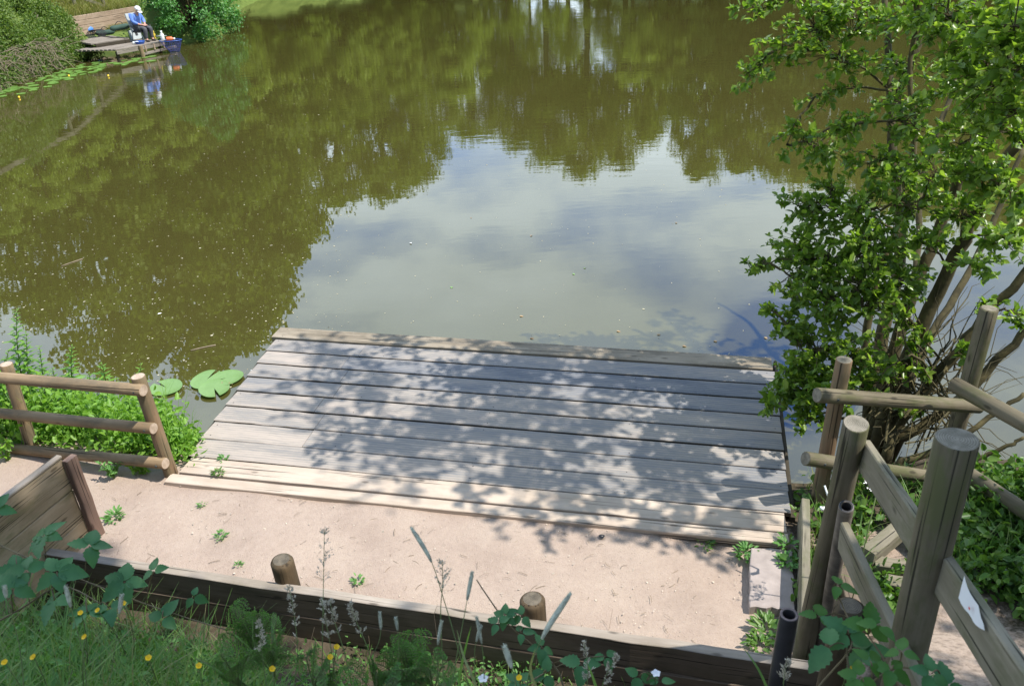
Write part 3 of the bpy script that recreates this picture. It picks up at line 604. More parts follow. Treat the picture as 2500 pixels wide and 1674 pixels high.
# leafy sprays: (x, y, depth, radius px, twigs)
SPR = [(1720, 20, 7.0, 60, 7), (1790, 105, 7.0, 85, 11), (1715, 175, 7.0, 55, 5), (1860, 60, 7.0, 90, 13), (1930, 150, 6.9, 80, 10), (1900, 30, 6.9, 80, 11), (2090, 40, 6.5, 120, 18), (2200, 80, 5.6, 120, 17), (2300, 60, 4.8, 120, 15),
 (2250, 210, 5.0, 100, 13), (2325, 160, 4.6, 80, 9), (2150, 200, 6.2, 75, 10), (1860, 225, 6.9, 55, 4), (1800, 330, 6.8, 50, 5), (1880, 335, 6.7, 80, 11), (1950, 290, 6.2, 55, 7), (1985, 375, 6.5, 70, 8), (2110, 290, 6.0, 80, 9), (2195, 330, 5.4, 85, 11), (2290, 300, 5.0, 70, 7), (2285, 430, 5.2, 80, 8),
 (1825, 470, 6.7, 55, 9), (1900, 500, 6.7, 90, 15), (2000, 480, 6.3, 100, 15), (2100, 480, 6.2, 95, 13), (2200, 490, 6.0, 75, 9), (2310, 560, 5.6, 75, 9), (1815, 560, 6.7, 65, 12), (1895, 600, 6.6, 100, 19), (2000, 600, 6.3, 100, 16), (1716, 612, 6.7, 22, 2), (1760, 600, 6.7, 22, 2), (1832, 665, 6.6, 80, 15), (1925, 700, 6.4, 100, 18), (2015, 710, 6.3, 85, 12),
 (1800, 745, 6.6, 52, 8), (1760, 705, 6.6, 20, 2), (1870, 800, 6.5, 95, 18), (1960, 815, 6.4, 90, 14), (2070, 730, 6.5, 60, 5), (1812, 850, 6.5, 58, 10), (1855, 900, 6.4, 75, 14), (1935, 890, 6.3, 75, 10), (2030, 860, 6.4, 70, 8), (2090, 800, 6.5, 50, 4), (1785, 900, 6.45, 42, 5), (2125, 560, 6.2, 60, 6), (2230, 620, 5.9, 60, 5), (2330, 470, 5.0, 50, 4), (2260, 700, 6.2, 40, 3), (2120, 850, 6.4, 35, 3), (2200, 800, 6.3, 30, 2), (2330, 720, 6.0, 40, 3), (1770, 930, 6.4, 30, 4), (1850, 960, 6.4, 60, 7), (2080, 930, 6.5, 40, 3), (2150, 30, 5.8, 90, 12), (2240, 140, 5.2, 90, 12), (2320, 260, 4.7, 80, 9), (2060, 230, 6.3, 60, 7), (2140, 390, 5.9, 80, 9), (2240, 400, 5.3, 70, 8), (2320, 60, 4.4, 80, 9), (2060, 400, 6.4, 60, 7), (1980, 560, 6.3, 90, 12), (2070, 640, 6.3, 70, 8), (1950, 640, 6.3, 80, 10), (1900, 420, 6.7, 50, 5), (2040, 150, 6.8, 70, 7),(1960, 40, 6.9, 70, 9)]
LP, LD, LN, LL = [], [], [], []
def spray(C, rad, ntw, lsz, flat=.55):
    global nodes
    dd = np.linalg.norm(nodes-C, axis=1)+np.maximum(0, nodes[:, 2]-C[2]+.05)*1.5; S0 = nodes[int(np.argmin(dd+rng.uniform(0, .25, len(dd))))]
    rb_ = .013 if C[2] < 4.2 else (.008 if np.linalg.norm(C-S0) < 1.0 else .0042); br = bez(S0, C, np.array([0, 0, .10*np.linalg.norm(C-S0)]), 9, .012); tube(wood_mb, br, np.linspace(rb_, .004, 9), 5, caps=False); nodes = np.concatenate([nodes, br[4:]])
    for _ in range(ntw):
        v = rng.normal(0, 1, 3); v = v/np.linalg.norm(v)*rng.uniform(.35, 1.05)**.6*rad; v[2] *= flat+.25; E_ = C+v
        S1 = br[rng.integers(4, 9)]; tw = bez(S1, E_, np.array([0, 0, .06*rad]), 6, .01); tube(wood_mb, tw, np.linspace(.0045, .0018, 6), 3, caps=False)
        nl = rng.integers(7, 14); tt = rng.uniform(.25, 1.0, nl)**.8
        for q in tt:
            i = min(int(q*5), 4); p = tw[i]+(tw[i+1]-tw[i])*(q*5-i); dr = unit(unit(tw[i+1]-tw[i])*.5+rng.normal(0, .6, 3)+np.array([0, 0, .12]))
            LP.append(p); LD.append(dr); LN.append(unit(rng.normal(0, .45, 3)+np.array([.25, -.1, 1.0]))); LL.append(lsz*rng.uniform(.5, 1.1)*math.exp(abs(rng.normal(0, .22))))
        for _k in range(3):
            LP.append(E_); LD.append(unit(rng.normal(0, .7, 3)+np.array([0, 0, .2]))); LN.append(unit(rng.normal(0, .5, 3)+np.array([.2, 0, 1.]))); LL.append(lsz*rng.uniform(.5, 1.0))
for x, y, dp, rp, nt_ in SPR:
    C = RP(x, y, dp); rad = rp/(FPX/dp/K); spray(C, rad, int(nt_*2.25), .063)
# the part of the crown above the picture, which shades the jetty
UP = []
for i in range(150):
    h = rng.uniform(4.2, 8.2); tx = rng.uniform(-2.2, 2.6); ty = rng.uniform(4.2, 7.4)
    if tx > 1.5 or ty < 4.75-.25*tx or rng.random() > ((.5 if ty > 6.1 else .18) if tx < -1.2 else .75): continue
    C = np.array([tx+.562*(h-.4), ty-.145*(h-.4), h])
    if h < 4.1-.05*C[1]: continue
    if C[1] > 7.3: continue
    UP.append(C)
for C in sorted(UP, key=lambda c: np.linalg.norm(c-np.array([3.2, 6, 4.6]))): spray(C, rng.uniform(.35, .62), rng.integers(12, 18), .072)
for (tx, ty, h) in ((.15, 4.5, 4.6), (.45, 4.6, 4.9), (.8, 4.62, 4.7), (.95, 4.34, 5.0), (1.3, 4.3, 5.0), (1.5, 4.25, 4.8), (.5, 4.85, 5.5), (1.7, 4.45, 5.2), (1.2, 4.75, 5.2)):
    spray(np.array([tx+.562*(h-.4), ty-.145*(h-.4), h]), .28, 11, .07)
for i in range(95):                                                   # thin bare twigs low on the water side
    s0 = RP(rng.uniform(1990, 2200), rng.uniform(820, 1040), rng.uniform(6.3, 7.0)); e0_ = RP(rng.uniform(1900, 2380), rng.uniform(640, 1060), rng.uniform(6.2, 7.2)); e0_[2] = max(e0_[2], .04)
    tube(wood_mb, bez(s0, e0_, (0, 0, rng.uniform(-.05, .2)), 8, .02), np.linspace(rng.uniform(.005, .012), .002, 8), 4, caps=False)
for (tx, ty, h) in ((2.5, 7.0, 4.7), (2.35, 7.4, 5.0), (2.15, 7.7, 4.8), (2.0, 8.1, 5.2), (1.85, 8.4, 5.0), (2.6, 6.8, 4.6), (1.6, 7.9, 5.3), (2.75, 7.6, 5.2)):  # unseen sprays added to break up a stem's shadow on the water
    spray(np.array([tx+.562*h, ty-.145*h, h]), .34, 13, .07)
leaf_mb = MB(); LP = np.array(LP); LL = np.array(LL)
leafquads(leaf_mb, LP, np.array(LD), np.array(LN), LL, LL*rng.uniform(.55, .72, len(LL)), .14, .18)
og = np.array(tree.location)
wood_mb.build('trunk', M['bark'], tree, origin=og); leaf_mb.build('crown', M['tree_leaf'], tree, origin=og)
print('tree leaves', len(LP))
# ------------------------------------------------------------------ far trees and banks that the water mirrors
def make_tree(name, nclump, trunk_h, mat, spread=.3, leafs=.020, dens=150, seed=0):
    g = np.random.default_rng(seed); root = link(name, None); root.empty_display_size = .1
    wm, lm = MB(), MB()
    tube(wm, [(0, 0, -.02), (.004, 0, trunk_h*.5), (.0, .005, trunk_h), (.006, 0, .6), (.0, .0, .85)], [.018, .015, .013, .008, .003], 8)
    for i in range(nclump):
        zz_ = g.uniform(trunk_h+.02, .97); q = (zz_-trunk_h)/(1-trunk_h); rr = spread*(math.sin(math.pi*min(.98, .18+.80*q))**.7)*g.uniform(.35, 1.0); a = g.uniform(0, 2*np.pi)
        c = np.array([rr*math.cos(a), rr*math.sin(a), zz_]); s0 = np.array([0, 0, max(.1, zz_-.18*g.uniform(.5, 1.2))])
        tube(wm, bez(s0, c, (0, 0, .02), 6), np.linspace(.005, .0015, 6), 4, caps=False)
        n = int(dens*g.uniform(.6, 1.4)); v = unit(g.normal(0, 1, (n, 3)))*(g.uniform(0, 1, (n, 1))**.45)*np.array([1, 1, .7])*g.uniform(.055, .105); P = c+v
        sz = leafs*g.uniform(.6, 1.3, n); leafquads(lm, P, unit(g.normal(0, 1, (n, 3))), unit(g.normal(0, .6, (n, 3))+np.array([0, 0, 1])), sz, sz*.7)
    wm.build('trunk', M['bark'], root); lm.build('crown', mat, root); return root
TT = [make_tree('broadleaf_tree', 80, .16, M['far_leaf'], .30, seed=1), make_tree('broadleaf_tree', 70, .2, M['far_leaf'], .25, seed=2), make_tree('tall_tree', 52, .42, M['far_leaf'], .22, seed=3), make_tree('pale_tree', 60, .14, M['far_leaf_pale'], .3, seed=4)]
LAB = ['broad dark green tree mirrored in the pond', 'rounded green tree mirrored in the pond', 'tall bare-trunked tree on the far shore mirrored in the pond', 'pale sunlit tree mirrored in the pond']
used = [False]*4
def plant(kind, x, y, H, w_=1.0):
    o = TT[kind] if not used[kind] else copy_tree(TT[kind]); used[kind] = True
    o.location = (x, y, float(terrain(np.array([x]), np.array([y]))[0])-.1); o.rotation_euler = (0, 0, random.uniform(0, 6.28)); o.scale = (H*w_, H*w_, H)
    tag(o, LAB[kind], 'tree', 'trees round the pond')
def mirror_tree(px, py, D, kind, w_=1.0, dh=0):
    m_ = mirror_dir(px, py); hz = math.hypot(m_[0], m_[1]); x, y = m_[0]/hz*D, m_[1]/hz*D; H = D*m_[2]/hz-CZ+dh
    plant(kind, x, y, H-float(terrain(np.array([x]), np.array([y]))[0]), w_)
for a in ((560, 800, 50, 0, .85), (470, 880, 49, 1, .85), (300, 870, 48, 0, .85), (640, 640, 52, 1, .85), (600, 740, 51, 0, .8), (690, 560, 57, 0, .85), (790, 478, 60, 0, .9), (890, 474, 63, 1, 1.0), (960, 430, 66, 0, .8), (120, 760, 47, 1, .9), (150, 560, 50, 0, 1), (-60, 800, 46, 0, .9), (420, 640, 54, 0, 1.0), (300, 600, 54, 1, 1.0), (-200, 700, 47, 1, 1.0), (560, 520, 58, 1, 1.2),
          (1000, 350, 72, 1, 1.0), (1090, 328, 76, 0, 1.1), (1180, 345, 75, 2, 1.1), (1255, 385, 74, 2, 1.1), (1340, 402, 74, 2, 1.15), (1420, 385, 74, 2, 1.0), (1485, 335, 76, 1, .8), (1540, 282, 78, 0, .9), (1600, 415, 70, 0, .75), (1700, 400, 70, 0, .9), (1790, 425, 68, 1, 1.0), (1880, 440, 66, 0, 1.0), (1980, 470, 64, 1, 1.1), (2080, 500, 62, 0, 1.1), (2200, 520, 60, 1, 1.1), (2320, 545, 58, 0, 1.1), (1650, 330, 76, 3, .9), (2450, 560, 57, 0, 1.2), (1300, 230, 92, 0, 1.5), (1420, 200, 92, 1, 1.5), (1170, 220, 92, 1, 1.5),
          (850, 300, 70, 0, 1.1), (720, 330, 64, 0, 1.1), (1750, 250, 74, 0, 1.1), (1900, 260, 70, 1, 1.1), (2100, 300, 68, 0, 1.2), (930, 250, 74, 3, 1.2), (1215, 150, 84, 1, 1.2), (1300, 140, 86, 0, 1.3), (1390, 130, 84, 1, 1.2), (1450, 160, 84, 0, 1.2), (1130, 170, 84, 0, 1.2), (640, 300, 62, 1, 1.2), (500, 330, 58, 0, 1.2)):
    mirror_tree(*a)
for a in ((20, 545, 40, 3, .95), (-90, 560, 38, 3, 1), (120, 490, 42, 3, 1), (215, 440, 44, 3, 1.05), (320, 425, 46, 3, 1), (410, 405, 47, 3, 1), (480, 345, 48, 3, 1.1), (560, 300, 49, 3, 1.2), (270, 330, 48, 3, 1.6), (380, 320, 50, 3, 1.6)):
    mirror_tree(*a)
# shrubs low on the far shore
for i in range(58):
    q = i/57; P = np.array([(-14.5, 51), (-6.5, 61), (6, 63.2), (20, 65.4), (37, 59.3), (50, 44)]); s_ = q*5; k = min(int(s_), 4); p = P[k]+(P[k+1]-P[k])*(s_-k)
    low = .27 < q < .45
    p = p*1.03; plant(3 if (i % 3 != 1) else 0, p[0]+rng.uniform(-1, 1), p[1]+rng.uniform(0, 1.5), rng.uniform(4, 7.5)*(.4 if low else 1), 1.2)
for i in range(46):                                                   # low bushes at the foot of the left far bank
    q = i/45; P = np.array([(-14.6, 44), (-15, 51.5), (-10, 57.5), (-5.5, 61.2), (2, 63)]); s_ = q*4; k = min(int(s_), 3); p = P[k]+(P[k+1]-P[k])*(s_-k)
    plant((3, 0, 1)[i % 3], p[0]+rng.uniform(-1.2, .2), p[1]+rng.uniform(0, 2.2), rng.uniform(.9, 3.2), 1.5)
# tree behind the viewer that shades the planted bank
for (k_, x, y, H, w_) in ((2, 3.7, -1.15, 16.5, .98), (0, 5.7, .4, 9, .7), (0, 7.8, 2.6, 8.0, .6)):
    plant(k_, x, y, H, w_)
# ------------------------------------------------------------------ left bank: brambles, fence, wall, platform
def scatter(poly_fn, n): return poly_fn(n)
def leaf_cover(name, label, cat, mat, P, size, kind='stuff', up=.8, wfac=.6, parent=None):
    mb = MB(); n = len(P); sz = size*rng.uniform(.55, 1.35, n); leafquads(mb, P, rdir(n, .2), unit(rng.normal(0, .6, (n, 3))+np.array([0, 0, up])), sz, sz*wfac)
    o = mb.build(name, mat, parent)
    if parent is None: tag(o, label, cat, kind=kind)
    return o
# mound of brambles on the bank between the water and the fence
c = []
for i in range(420):
    q = rng.uniform(-.15, 1); sx = -15.55+.4*q; sy = 23.5+8.6*q; off = rng.uniform(0, 1)**1.4*4.2
    x, y = sx-off, sy+off*.1; zt = gz(x, y)+.15+.45*math.sin(min(1, off/1.2)*1.57)+.25*math.sin(x*2.1+y*1.7)*min(1, off); c.append((x, y, zt, rng.uniform(.28, .5)))
P = np.concatenate([np.array(q[:3])+unit(rng.normal(0, 1, (150, 3)))*(rng.uniform(.2, 1, (150, 1))**.4)*q[3]*np.array([1, 1, .8]) for q in c]); 
for lim in (0,):
    keep = P[:, 2] > .02; P = P[keep]
leaf_cover('bramble_bank', 'tangled sunlit brambles and weeds covering the left bank', 'brambles', M['bramble_bank'], P, .085)
mb = MB()
for i in range(420):
    q = rng.uniform(0, 1)**1.3; x0 = -15.55+.35*q+rng.uniform(-.25, .3); y0 = 23.8+5.8*q; p0 = np.array([x0-.1, y0, .1+rng.uniform(0, .9)]); e_ = p0+np.array([rng.uniform(-.1, .55), rng.uniform(-.7, .7), rng.uniform(-.55, .2)]); e_[2] = max(e_[2], .02)
    tube(mb, bez(p0, e_, (0, 0, rng.uniform(.0, .15)), 5, .02), .007, 3, caps=False)
tag(mb.build('dry_stems', M['dry']), 'dead dry bramble stems hanging to the water below the left bank', 'dry stems', kind='stuff')
# tall bush beside the platform
bx, by = -12.65, 36.1
bu = thing('bush', 'dense bright green bush overhanging the water behind the angler', 'bush', (bx, by, .2))
lm, wm = MB(), MB(); NP = []
for i in range(150):
    a = rng.uniform(0, 6.28); rr = rng.uniform(.2, 1)**.5; zc = rng.uniform(.15, 4.2); wz = math.sin(math.pi*min(.95, .22+zc/5.2))
    cc = np.array([bx+rr*1.85*wz*math.cos(a)+.05*zc, by+rr*3.2*wz*math.sin(a), .1+zc]); tube(wm, bez((bx, by, .1), cc, (0, 0, .3), 6), np.linspace(.03, .006, 6), 4, caps=False)
    n = 170; P = cc+unit(rng.normal(0, 1, (n, 3)))*(rng.uniform(0, 1, (n, 1))**.4)*rng.uniform(.28, .5)*np.array([1, 1, .75]); NP.append(P)
P = np.concatenate(NP); P = P[P[:, 2] > .05]; n = len(P); sz = .10*rng.uniform(.55, 1.3, n); leafquads(lm, P, rdir(n, -.1), unit(rng.normal(0, .5, (n, 3))+np.array([.2, -.1, 1.])), sz, sz*.65)
o_ = (bx, by, .2); wm.build('stems', M['bark'], bu, origin=o_); lm.build('foliage', M['bush_leaf'], bu, origin=o_)
# fence on the left bank
bf = thing('bank_fence', 'grey post-and-rail fence along the top of the left bank', 'fence', (-18.6, 28, 1.6))
FP = [(-18.2, 19.5), (-17.9, 22.3), (-17.7, 25), (-17.6, 27.7), (-17.6, 30.4), (-17.5, 33.0), (-17.0, 35.2), (-16.3, 36.2)]; TP = []
for i, (x, y) in enumerate(FP):
    z = 2.0 if i < 6 else (1.35 if i == 6 else .75); h = 1.2; log('post', (x, y, z-.8), (x, y, z+h), .075, M['plank'], bf, k=10); TP.append(np.array([x+.08, y, z+h-.12]))
for i in range(len(TP)-1):
    board('rail', TP[i]+(TP[i+1]-TP[i])*.01, TP[i+1], .04, .17, M['plank'], bf); board('rail', TP[i]-dn_*.55+(TP[i+1]-TP[i])*.01, TP[i+1]-dn_*.55, .04, .12, M['plank'], bf)
# source-pixel helper for the angler's corner
def S(x, y, z): return G((200+x/9.008)/K, (y/9.008)/K, z)
LZ, HZ = .40, .56
pf = thing('fishing_platform', 'far wooden fishing platform on two levels where the angler sits', 'platform', tuple(S(1250, 1010, 0)))
fA, fB, fC = S(560, 1085, LZ), S(1250, 1012, LZ), S(1800, 905, LZ); fD = S(640, 985, LZ)
lx = unit(fC-fB); ly = np.array([-lx[1], lx[0], 0]); bw = .16
wid = np.linalg.norm(fC-fB)
for i in range(10):
    p = fB+ly*(bw*(i+.5)); ext = 1.05 if i < 7 else .9
    board('platform_board', p-lx*(1.0+.05*i), p+lx*wid, bw-.012, .05, M['far_deck'], pf)
board('fascia', fB-lx*1.0-np.array([0, 0, .09])-ly*.02, fC-np.array([0, 0, .09])-ly*.02, .03, .12, M['far_deck'], pf)
for u_ in (.2, .55, .93): 
    p = fB+lx*wid*u_-ly*.045; board('bracket', p-dn_*.02, p-dn_*.22, .05, .03, M['far_plank'], pf, up=ly)
board('low_beam', fB+lx*.08-dn_*.30, fC+lx*.5-dn_*.27, .05, .09, M['far_deck'], pf)
log('pile', fB-ly*.09-dn_*.9, fB-ly*.09+dn_*.02, .075, M['rail'], pf, k=12); log('pile', fC-ly*.0-dn_*.9+ly*.3, fC+ly*.3-dn_*.06, .06, M['pier'], pf, k=12); log('pile', fB-lx*.9-dn_*.9+ly*.1, fB-lx*.9+ly*.1-dn_*.06, .06, M['pier'], pf, k=12)
uA, uB, uC, uD = S(290, 965, HZ), S(1040, 855, HZ), S(1060, 730, HZ), S(330, 800, HZ)
ux = unit(uB-uA); uy = np.array([-ux[1], ux[0], 0]); uw = np.linalg.norm(uB-uA)
for i in range(9):
    p = uA+uy*(.17*(i+.5)); board('upper_board', p-ux*.15, p+ux*uw, .16, .05, M['far_deck'], pf)
board('upper_fascia', uA-dn_*.08-uy*.02, uB-dn_*.08-uy*.02, .03, .13, M['pier'], pf)
# plank wall behind
wA, wB = S(150, 735, .5), S(1290, 520, .5); wB = wA+(wB-wA)*1.15; wA = wA-(wB-wA)*.25
wl = thing('plank_wall', 'pale plank retaining wall behind the angler on the platform', 'wall', tuple(wA))
wx = unit(np.append((wB-wA)[:2], 0)); wn_ = np.array([wx[1], -wx[0], 0]); wlen = np.linalg.norm((wB-wA)[:2])
topz = top_on(S(560, 610, .5), (200+480/9.008)/K, (215/9.008)/K)[2]; hw = topz-.45; nb_ = 4
for i in range(nb_):
    p = np.array([wA[0], wA[1], .45+hw*(i+.5)/nb_]); board('wall_plank', p, p+wx*wlen, hw/nb_-.012, .05, M['far_plank'], wl, up=wn_)
for x, y in ((560, 610), (1160, 500)):
    p = S(x, y, .5)+wn_*.09; board('wall_post', (p[0], p[1], .2), (p[0], p[1], topz+.03), .09, .09, M['brown_post'], wl, up=(0, 1, 0))
# dry grass above the wall
gp_ = []; mb = MB()
bl = MB()
def blades(mb, base, h, lean, wdt, k=4, bend=.5):
    n = len(base); a = rng.uniform(0, 6.28, n); dv = np.stack([np.cos(a), np.sin(a), 0*a], 1); sv = np.stack([-np.sin(a), np.cos(a), 0*a], 1); V = []
    for i in range(k+1):
        q = i/k; c = base+np.array([0, 0, 1])*(h*q*(1-.28*bend*q))[:, None]+dv*(lean*h*q**2)[:, None]; ww = (wdt*(1-q)**.7*.5+.0004)[:, None]; V += [c-sv*ww, c+sv*ww]
    V = np.stack(V, 1).reshape(-1, 3); s0 = np.arange(n)[:, None]*2*(k+1)
    mb.add(V, [np.concatenate([s0+np.array([[2*i, 2*i+1, 2*i+3, 2*i+2]]) for i in range(k)])])
n = 5200; q = rng.uniform(-.05, 1.05, n); off = rng.uniform(.05, 2.2, n); base = wA+wx*(wlen*q)[:, None]-wn_*off[:, None]; base[:, 2] = topz-.15+off*.28
blades(mb, base, rng.uniform(.2, .6, n), rng.uniform(.3, 1.2, n), rng.uniform(.012, .024, n)*1.0)
M['drygrass'] = leafm('dry_grass', [(.30, .24, .10), (.22, .26, .07), (.36, .28, .15), (.16, .24, .05)], .3, .7, .1)
tag(mb.build('dry_grass', M['drygrass']), 'dry yellow grass growing above the plank wall', 'grass', kind='stuff')
mb = MB(); V = [wA-wn_*.05, wA+wx*wlen-wn_*.05, wA+wx*wlen-wn_*2.6+np.array([0, 0, .75]), wA-wn_*2.6+np.array([0, 0, .75])]; V = [np.array([v[0], v[1], v[2]+topz-.5-.12]) for v in V]
V += [v-np.array([0, 0, 1.3]) for v in V]; mb.add(V, [np.array([[0, 1, 2, 3], [7, 6, 5, 4], [0, 4, 5, 1], [1, 5, 6, 2], [2, 6, 7, 3], [3, 7, 4, 0]])]); tag(mb.build('terrain', M['ground'], smooth=False), kind='structure')
# grass at foot of the wall
mb = MB(); n = 700; q = rng.uniform(.40, .85, n); base = wA+wx*(wlen*q)[:, None]+wn_*rng.uniform(.06, .35, n)[:, None]; base[:, 2] = .42; blades(mb, base, rng.uniform(.12, .38, n), rng.uniform(.3, .9, n), rng.uniform(.012, .02, n))
tag(mb.build('grass_fringe', M['drygrass']), 'green grass fringe at the foot of the plank wall', 'grass', kind='stuff')
# far lily pads
def lily(name, mat, r_, parent=None, notch=.35, k=22, ripple=.02):
    mb = MB(); a = np.linspace(notch/2, 2*np.pi-notch/2, k); V = [(0.03*r_, 0, .004)]
    for rr, z in ((.5, .005), (.93, .003), (1.0, .008)): V += [(r_*rr*math.cos(q)*1.08, r_*rr*math.sin(q), z+ripple*r_*rr*math.sin(3*q)*.3) for q in a]
    F3 = np.array([(0, 1+i, 2+i) for i in range(k-1)]); F4 = []
    for r2 in (0, 1):
        s0 = 1+r2*k; F4 += [(s0+i, s0+k+i, s0+k+i+1, s0+i+1) for i in range(k-1)]
    mb.add(V, [F3, np.array(F4)]); return mb.build(name, mat, parent)
lp = lily('lily_pad', M['pad'], .16, ripple=.05)
def vstrip(q):
    P = [(-40, 228), (0, 212), (80, 195), (150, 170), (220, 150), (290, 138), (345, 128)]; s_ = q*(len(P)-1); i = min(int(s_), len(P)-2); f_ = s_-i
    return P[i][0]+(P[i+1][0]-P[i][0])*f_, P[i][1]+(P[i+1][1]-P[i][1])*f_
placed = []
for i in range(600):
    if len(placed) >= 92: break
    x, y = vstrip(rng.uniform(0, 1)**.9); y += rng.uniform(-9, 13); x += rng.uniform(-10, 10); p = G(x, y, .004); s_ = rng.uniform(.65, 1.15)
    if any(np.hypot(*(p-q)[:2]) < .13*(s_+t_)*.95 for q, t_ in placed): continue
    if x > 250 and y > 150: continue
    o = lp if not placed else lp.copy()
    if placed: COL.objects.link(o)
    o.location = (p[0], p[1], .004+.002*(len(placed) % 4)); o.rotation_euler = (0, 0, rng.uniform(0, 6.28)); o.scale = (s_, s_*rng.uniform(.85, 1), 1); placed.append((p, s_))
    tag(o, 'small green lily pad floating in the strip along the left bank', 'lily pad', 'lily pads along the left bank')
for x, y in ((44, 224), (158, 175), (248, 175)):
    p = G(x, y, .012); mb = MB(); a = np.linspace(0, 6.28, 9)[:-1]
    for q, r2 in ((0, .018), (.025, .03), (.05, .018)): mb.add([(r2*math.cos(t_), r2*math.sin(t_), q) for t_ in a], [np.array([list(range(8))])])
    mb.f.append(np.array([[r0*8+i, r0*8+(i+1) % 8, (r0+1)*8+(i+1) % 8, (r0+1)*8+i] for r0 in range(2) for i in range(8)])); mb.mi.append(np.zeros(16, int))
    o = mb.build('water_lily_flower', M['yellow']); o.location = tuple(p); tag(o, {44: 'yellow lily bud among the pads at the photo edge', 158: 'yellow lily bud among the pads below the dry stems', 248: 'yellow lily bud beside the pads near the platform'}[x], 'flower')
# ------------------------------------------------------------------ the angler and his tackle
def skin_mesh(name, verts, edges, radii, mat, parent, root=0, sub=2):
    me = bpy.data.meshes.new(name); me.from_pydata([tuple(v) for v in verts], edges, []); o = link(name, me, parent); me.materials.append(mat)
    md = o.modifiers.new('skin', 'SKIN'); sk = me.skin_vertices[0].data if me.skin_vertices else None
    md.use_smooth_shade = True
    for i, r_ in enumerate(radii):
        rr = r_ if isinstance(r_, tuple) else (r_, r_)
        me.skin_vertices[0].data[i].radius = rr; me.skin_vertices[0].data[i].use_root = (i == root)
    sb_ = o.modifiers.new('sub', 'SUBSURF'); sb_.levels = sub; sb_.render_levels = sub
    return o
mf = S(1400, 935, LZ); fz = math.atan2(-.42, .9); facing = np.array([math.cos(fz), math.sin(fz), 0]); hip = mf-facing*.42+np.array([.2, 0, 0]); hip[2] = LZ+.02
man = thing('person', 'seated angler in white cap, blue shirt and grey trousers with head bowed', 'person', tuple(hip), fz)
man.scale = (1.02, 1.02, 1.0)
J = dict(pel=(0, 0, .47), waist=(-.05, 0, .66), chest=(-.04, 0, .85), neck=(.05, 0, .985), jaw=(.13, 0, 1.025), head=(.155, 0, 1.105), crown=(.145, 0, 1.175))
vb = [J['pel'], J['waist'], J['chest'], J['neck'], J['jaw'], J['head'], J['crown']]; rb = [(.14, .12), (.13, .11), (.15, .10), .05, .065, .085, .06]; eb = [(0, 1), (1, 2), (2, 3), (3, 4), (4, 5), (5, 6)]
nose = len(vb); vb.append((.25, 0, 1.05)); rb.append(.016); eb.append((5, nose))
hands = []
for sg in (1, -1):
    i0 = len(vb); vb += [(-.03, .17*sg, .93), (.02, .25*sg, .72), (.20, .12*sg, .60), (.27, .05*sg, .585)]; rb += [.06, .048, .033, (.038, .02)]; eb += [(2, i0), (i0, i0+1), (i0+1, i0+2), (i0+2, i0+3)]
    for f_ in range(4):
        k0 = len(vb); yb = (.075-.022*f_)*sg; ln = (.045, .055, .052, .04)[f_]; vb += [(.31, yb, .585), (.31+ln, yb-.01*sg, .57), (.31+ln*1.2, yb-.015*sg, .545)]; rb += [.010, .009, .007]; eb += [(i0+3, k0), (k0, k0+1), (k0+1, k0+2)]
    k0 = len(vb); vb += [(.27, .015*sg, .60), (.305, .0, .605)]; rb += [.012, .009]; eb += [(i0+3, k0), (k0, k0+1)]
    h0 = len(vb); vb += [(.02, .09*sg, .46), (.42, .13*sg, .47), (.38, .13*sg, .10), (.46, .14*sg, .045)]; rb += [.085, .065, .045, .035]; eb += [(0, h0), (h0, h0+1), (h0+1, h0+2), (h0+2, h0+3)]
skin_mesh('body', vb, eb, rb, M['skin'], man)
vs = [(0, 0, .50), J['waist'], J['chest'], (.0, 0, .955)]; rs = [(.165, .145), (.155, .135), (.175, .125), (.085, .085)]; es = [(0, 1), (1, 2), (2, 3)]
for sg in (1, -1):
    i0 = len(vs); vs += [(-.03, .18*sg, .93), (.02, .26*sg, .72), (.17, .145*sg, .62)]; rs += [.08, .068, .05]; es += [(2, i0), (i0, i0+1), (i0+1, i0+2)]
skin_mesh('shirt', vs, es, rs, M['shirt'], man)
vt = [(-.02, 0, .47)]; rt_ = [(.155, .14)]; et = []
for sg in (1, -1):
    i0 = len(vt); vt += [(.06, .09*sg, .46), (.42, .13*sg, .475), (.39, .13*sg, .28), (.375, .13*sg, .10)]; rt_ += [.10, .085, .075, .065]; et += [(0, i0), (i0, i0+1), (i0+1, i0+2), (i0+2, i0+3)]
skin_mesh('trousers', vt, et, rt_, M['trouser'], man)
for sg in (1, -1): skin_mesh('shoe', [(.35, .13*sg, .05), (.43, .135*sg, .045), (.53, .15*sg, .035)], [(0, 1), (1, 2)], [.055, .05, .042], M['shoe'], man)
mb = MB(); k = 16; a = np.linspace(0, 2*np.pi, k, endpoint=False); V = []
tl = Matrix.Rotation(.62, 3, 'Y')
for q in (0, .35, .7, 1.05, 1.35):
    V += [tuple(tl@Vector((.105*math.cos(q)*math.cos(t_)*1.1, .105*math.cos(q)*math.sin(t_), .105*math.sin(q)))+Vector((.148, 0, 1.125))) for t_ in a]
mb.add(V, [np.array([[r0*k+i, r0*k+(i+1) % k, (r0+1)*k+(i+1) % k, (r0+1)*k+i] for r0 in range(4) for i in range(k)])]); mb.f.append(np.array([[4*k+i for i in range(k)]])); mb.mi.append(np.array([0]))
V = []
for u_ in np.linspace(-1, 1, 9):
    for r2 in (.10, .195): V.append(tuple(tl@Vector((r2*math.cos(u_*.8)*1.1, .105*math.sin(u_*1.2) if r2 < .15 else .085*math.sin(u_*1.2), -.005-.02*abs(u_)))+Vector((.148, 0, 1.125))))
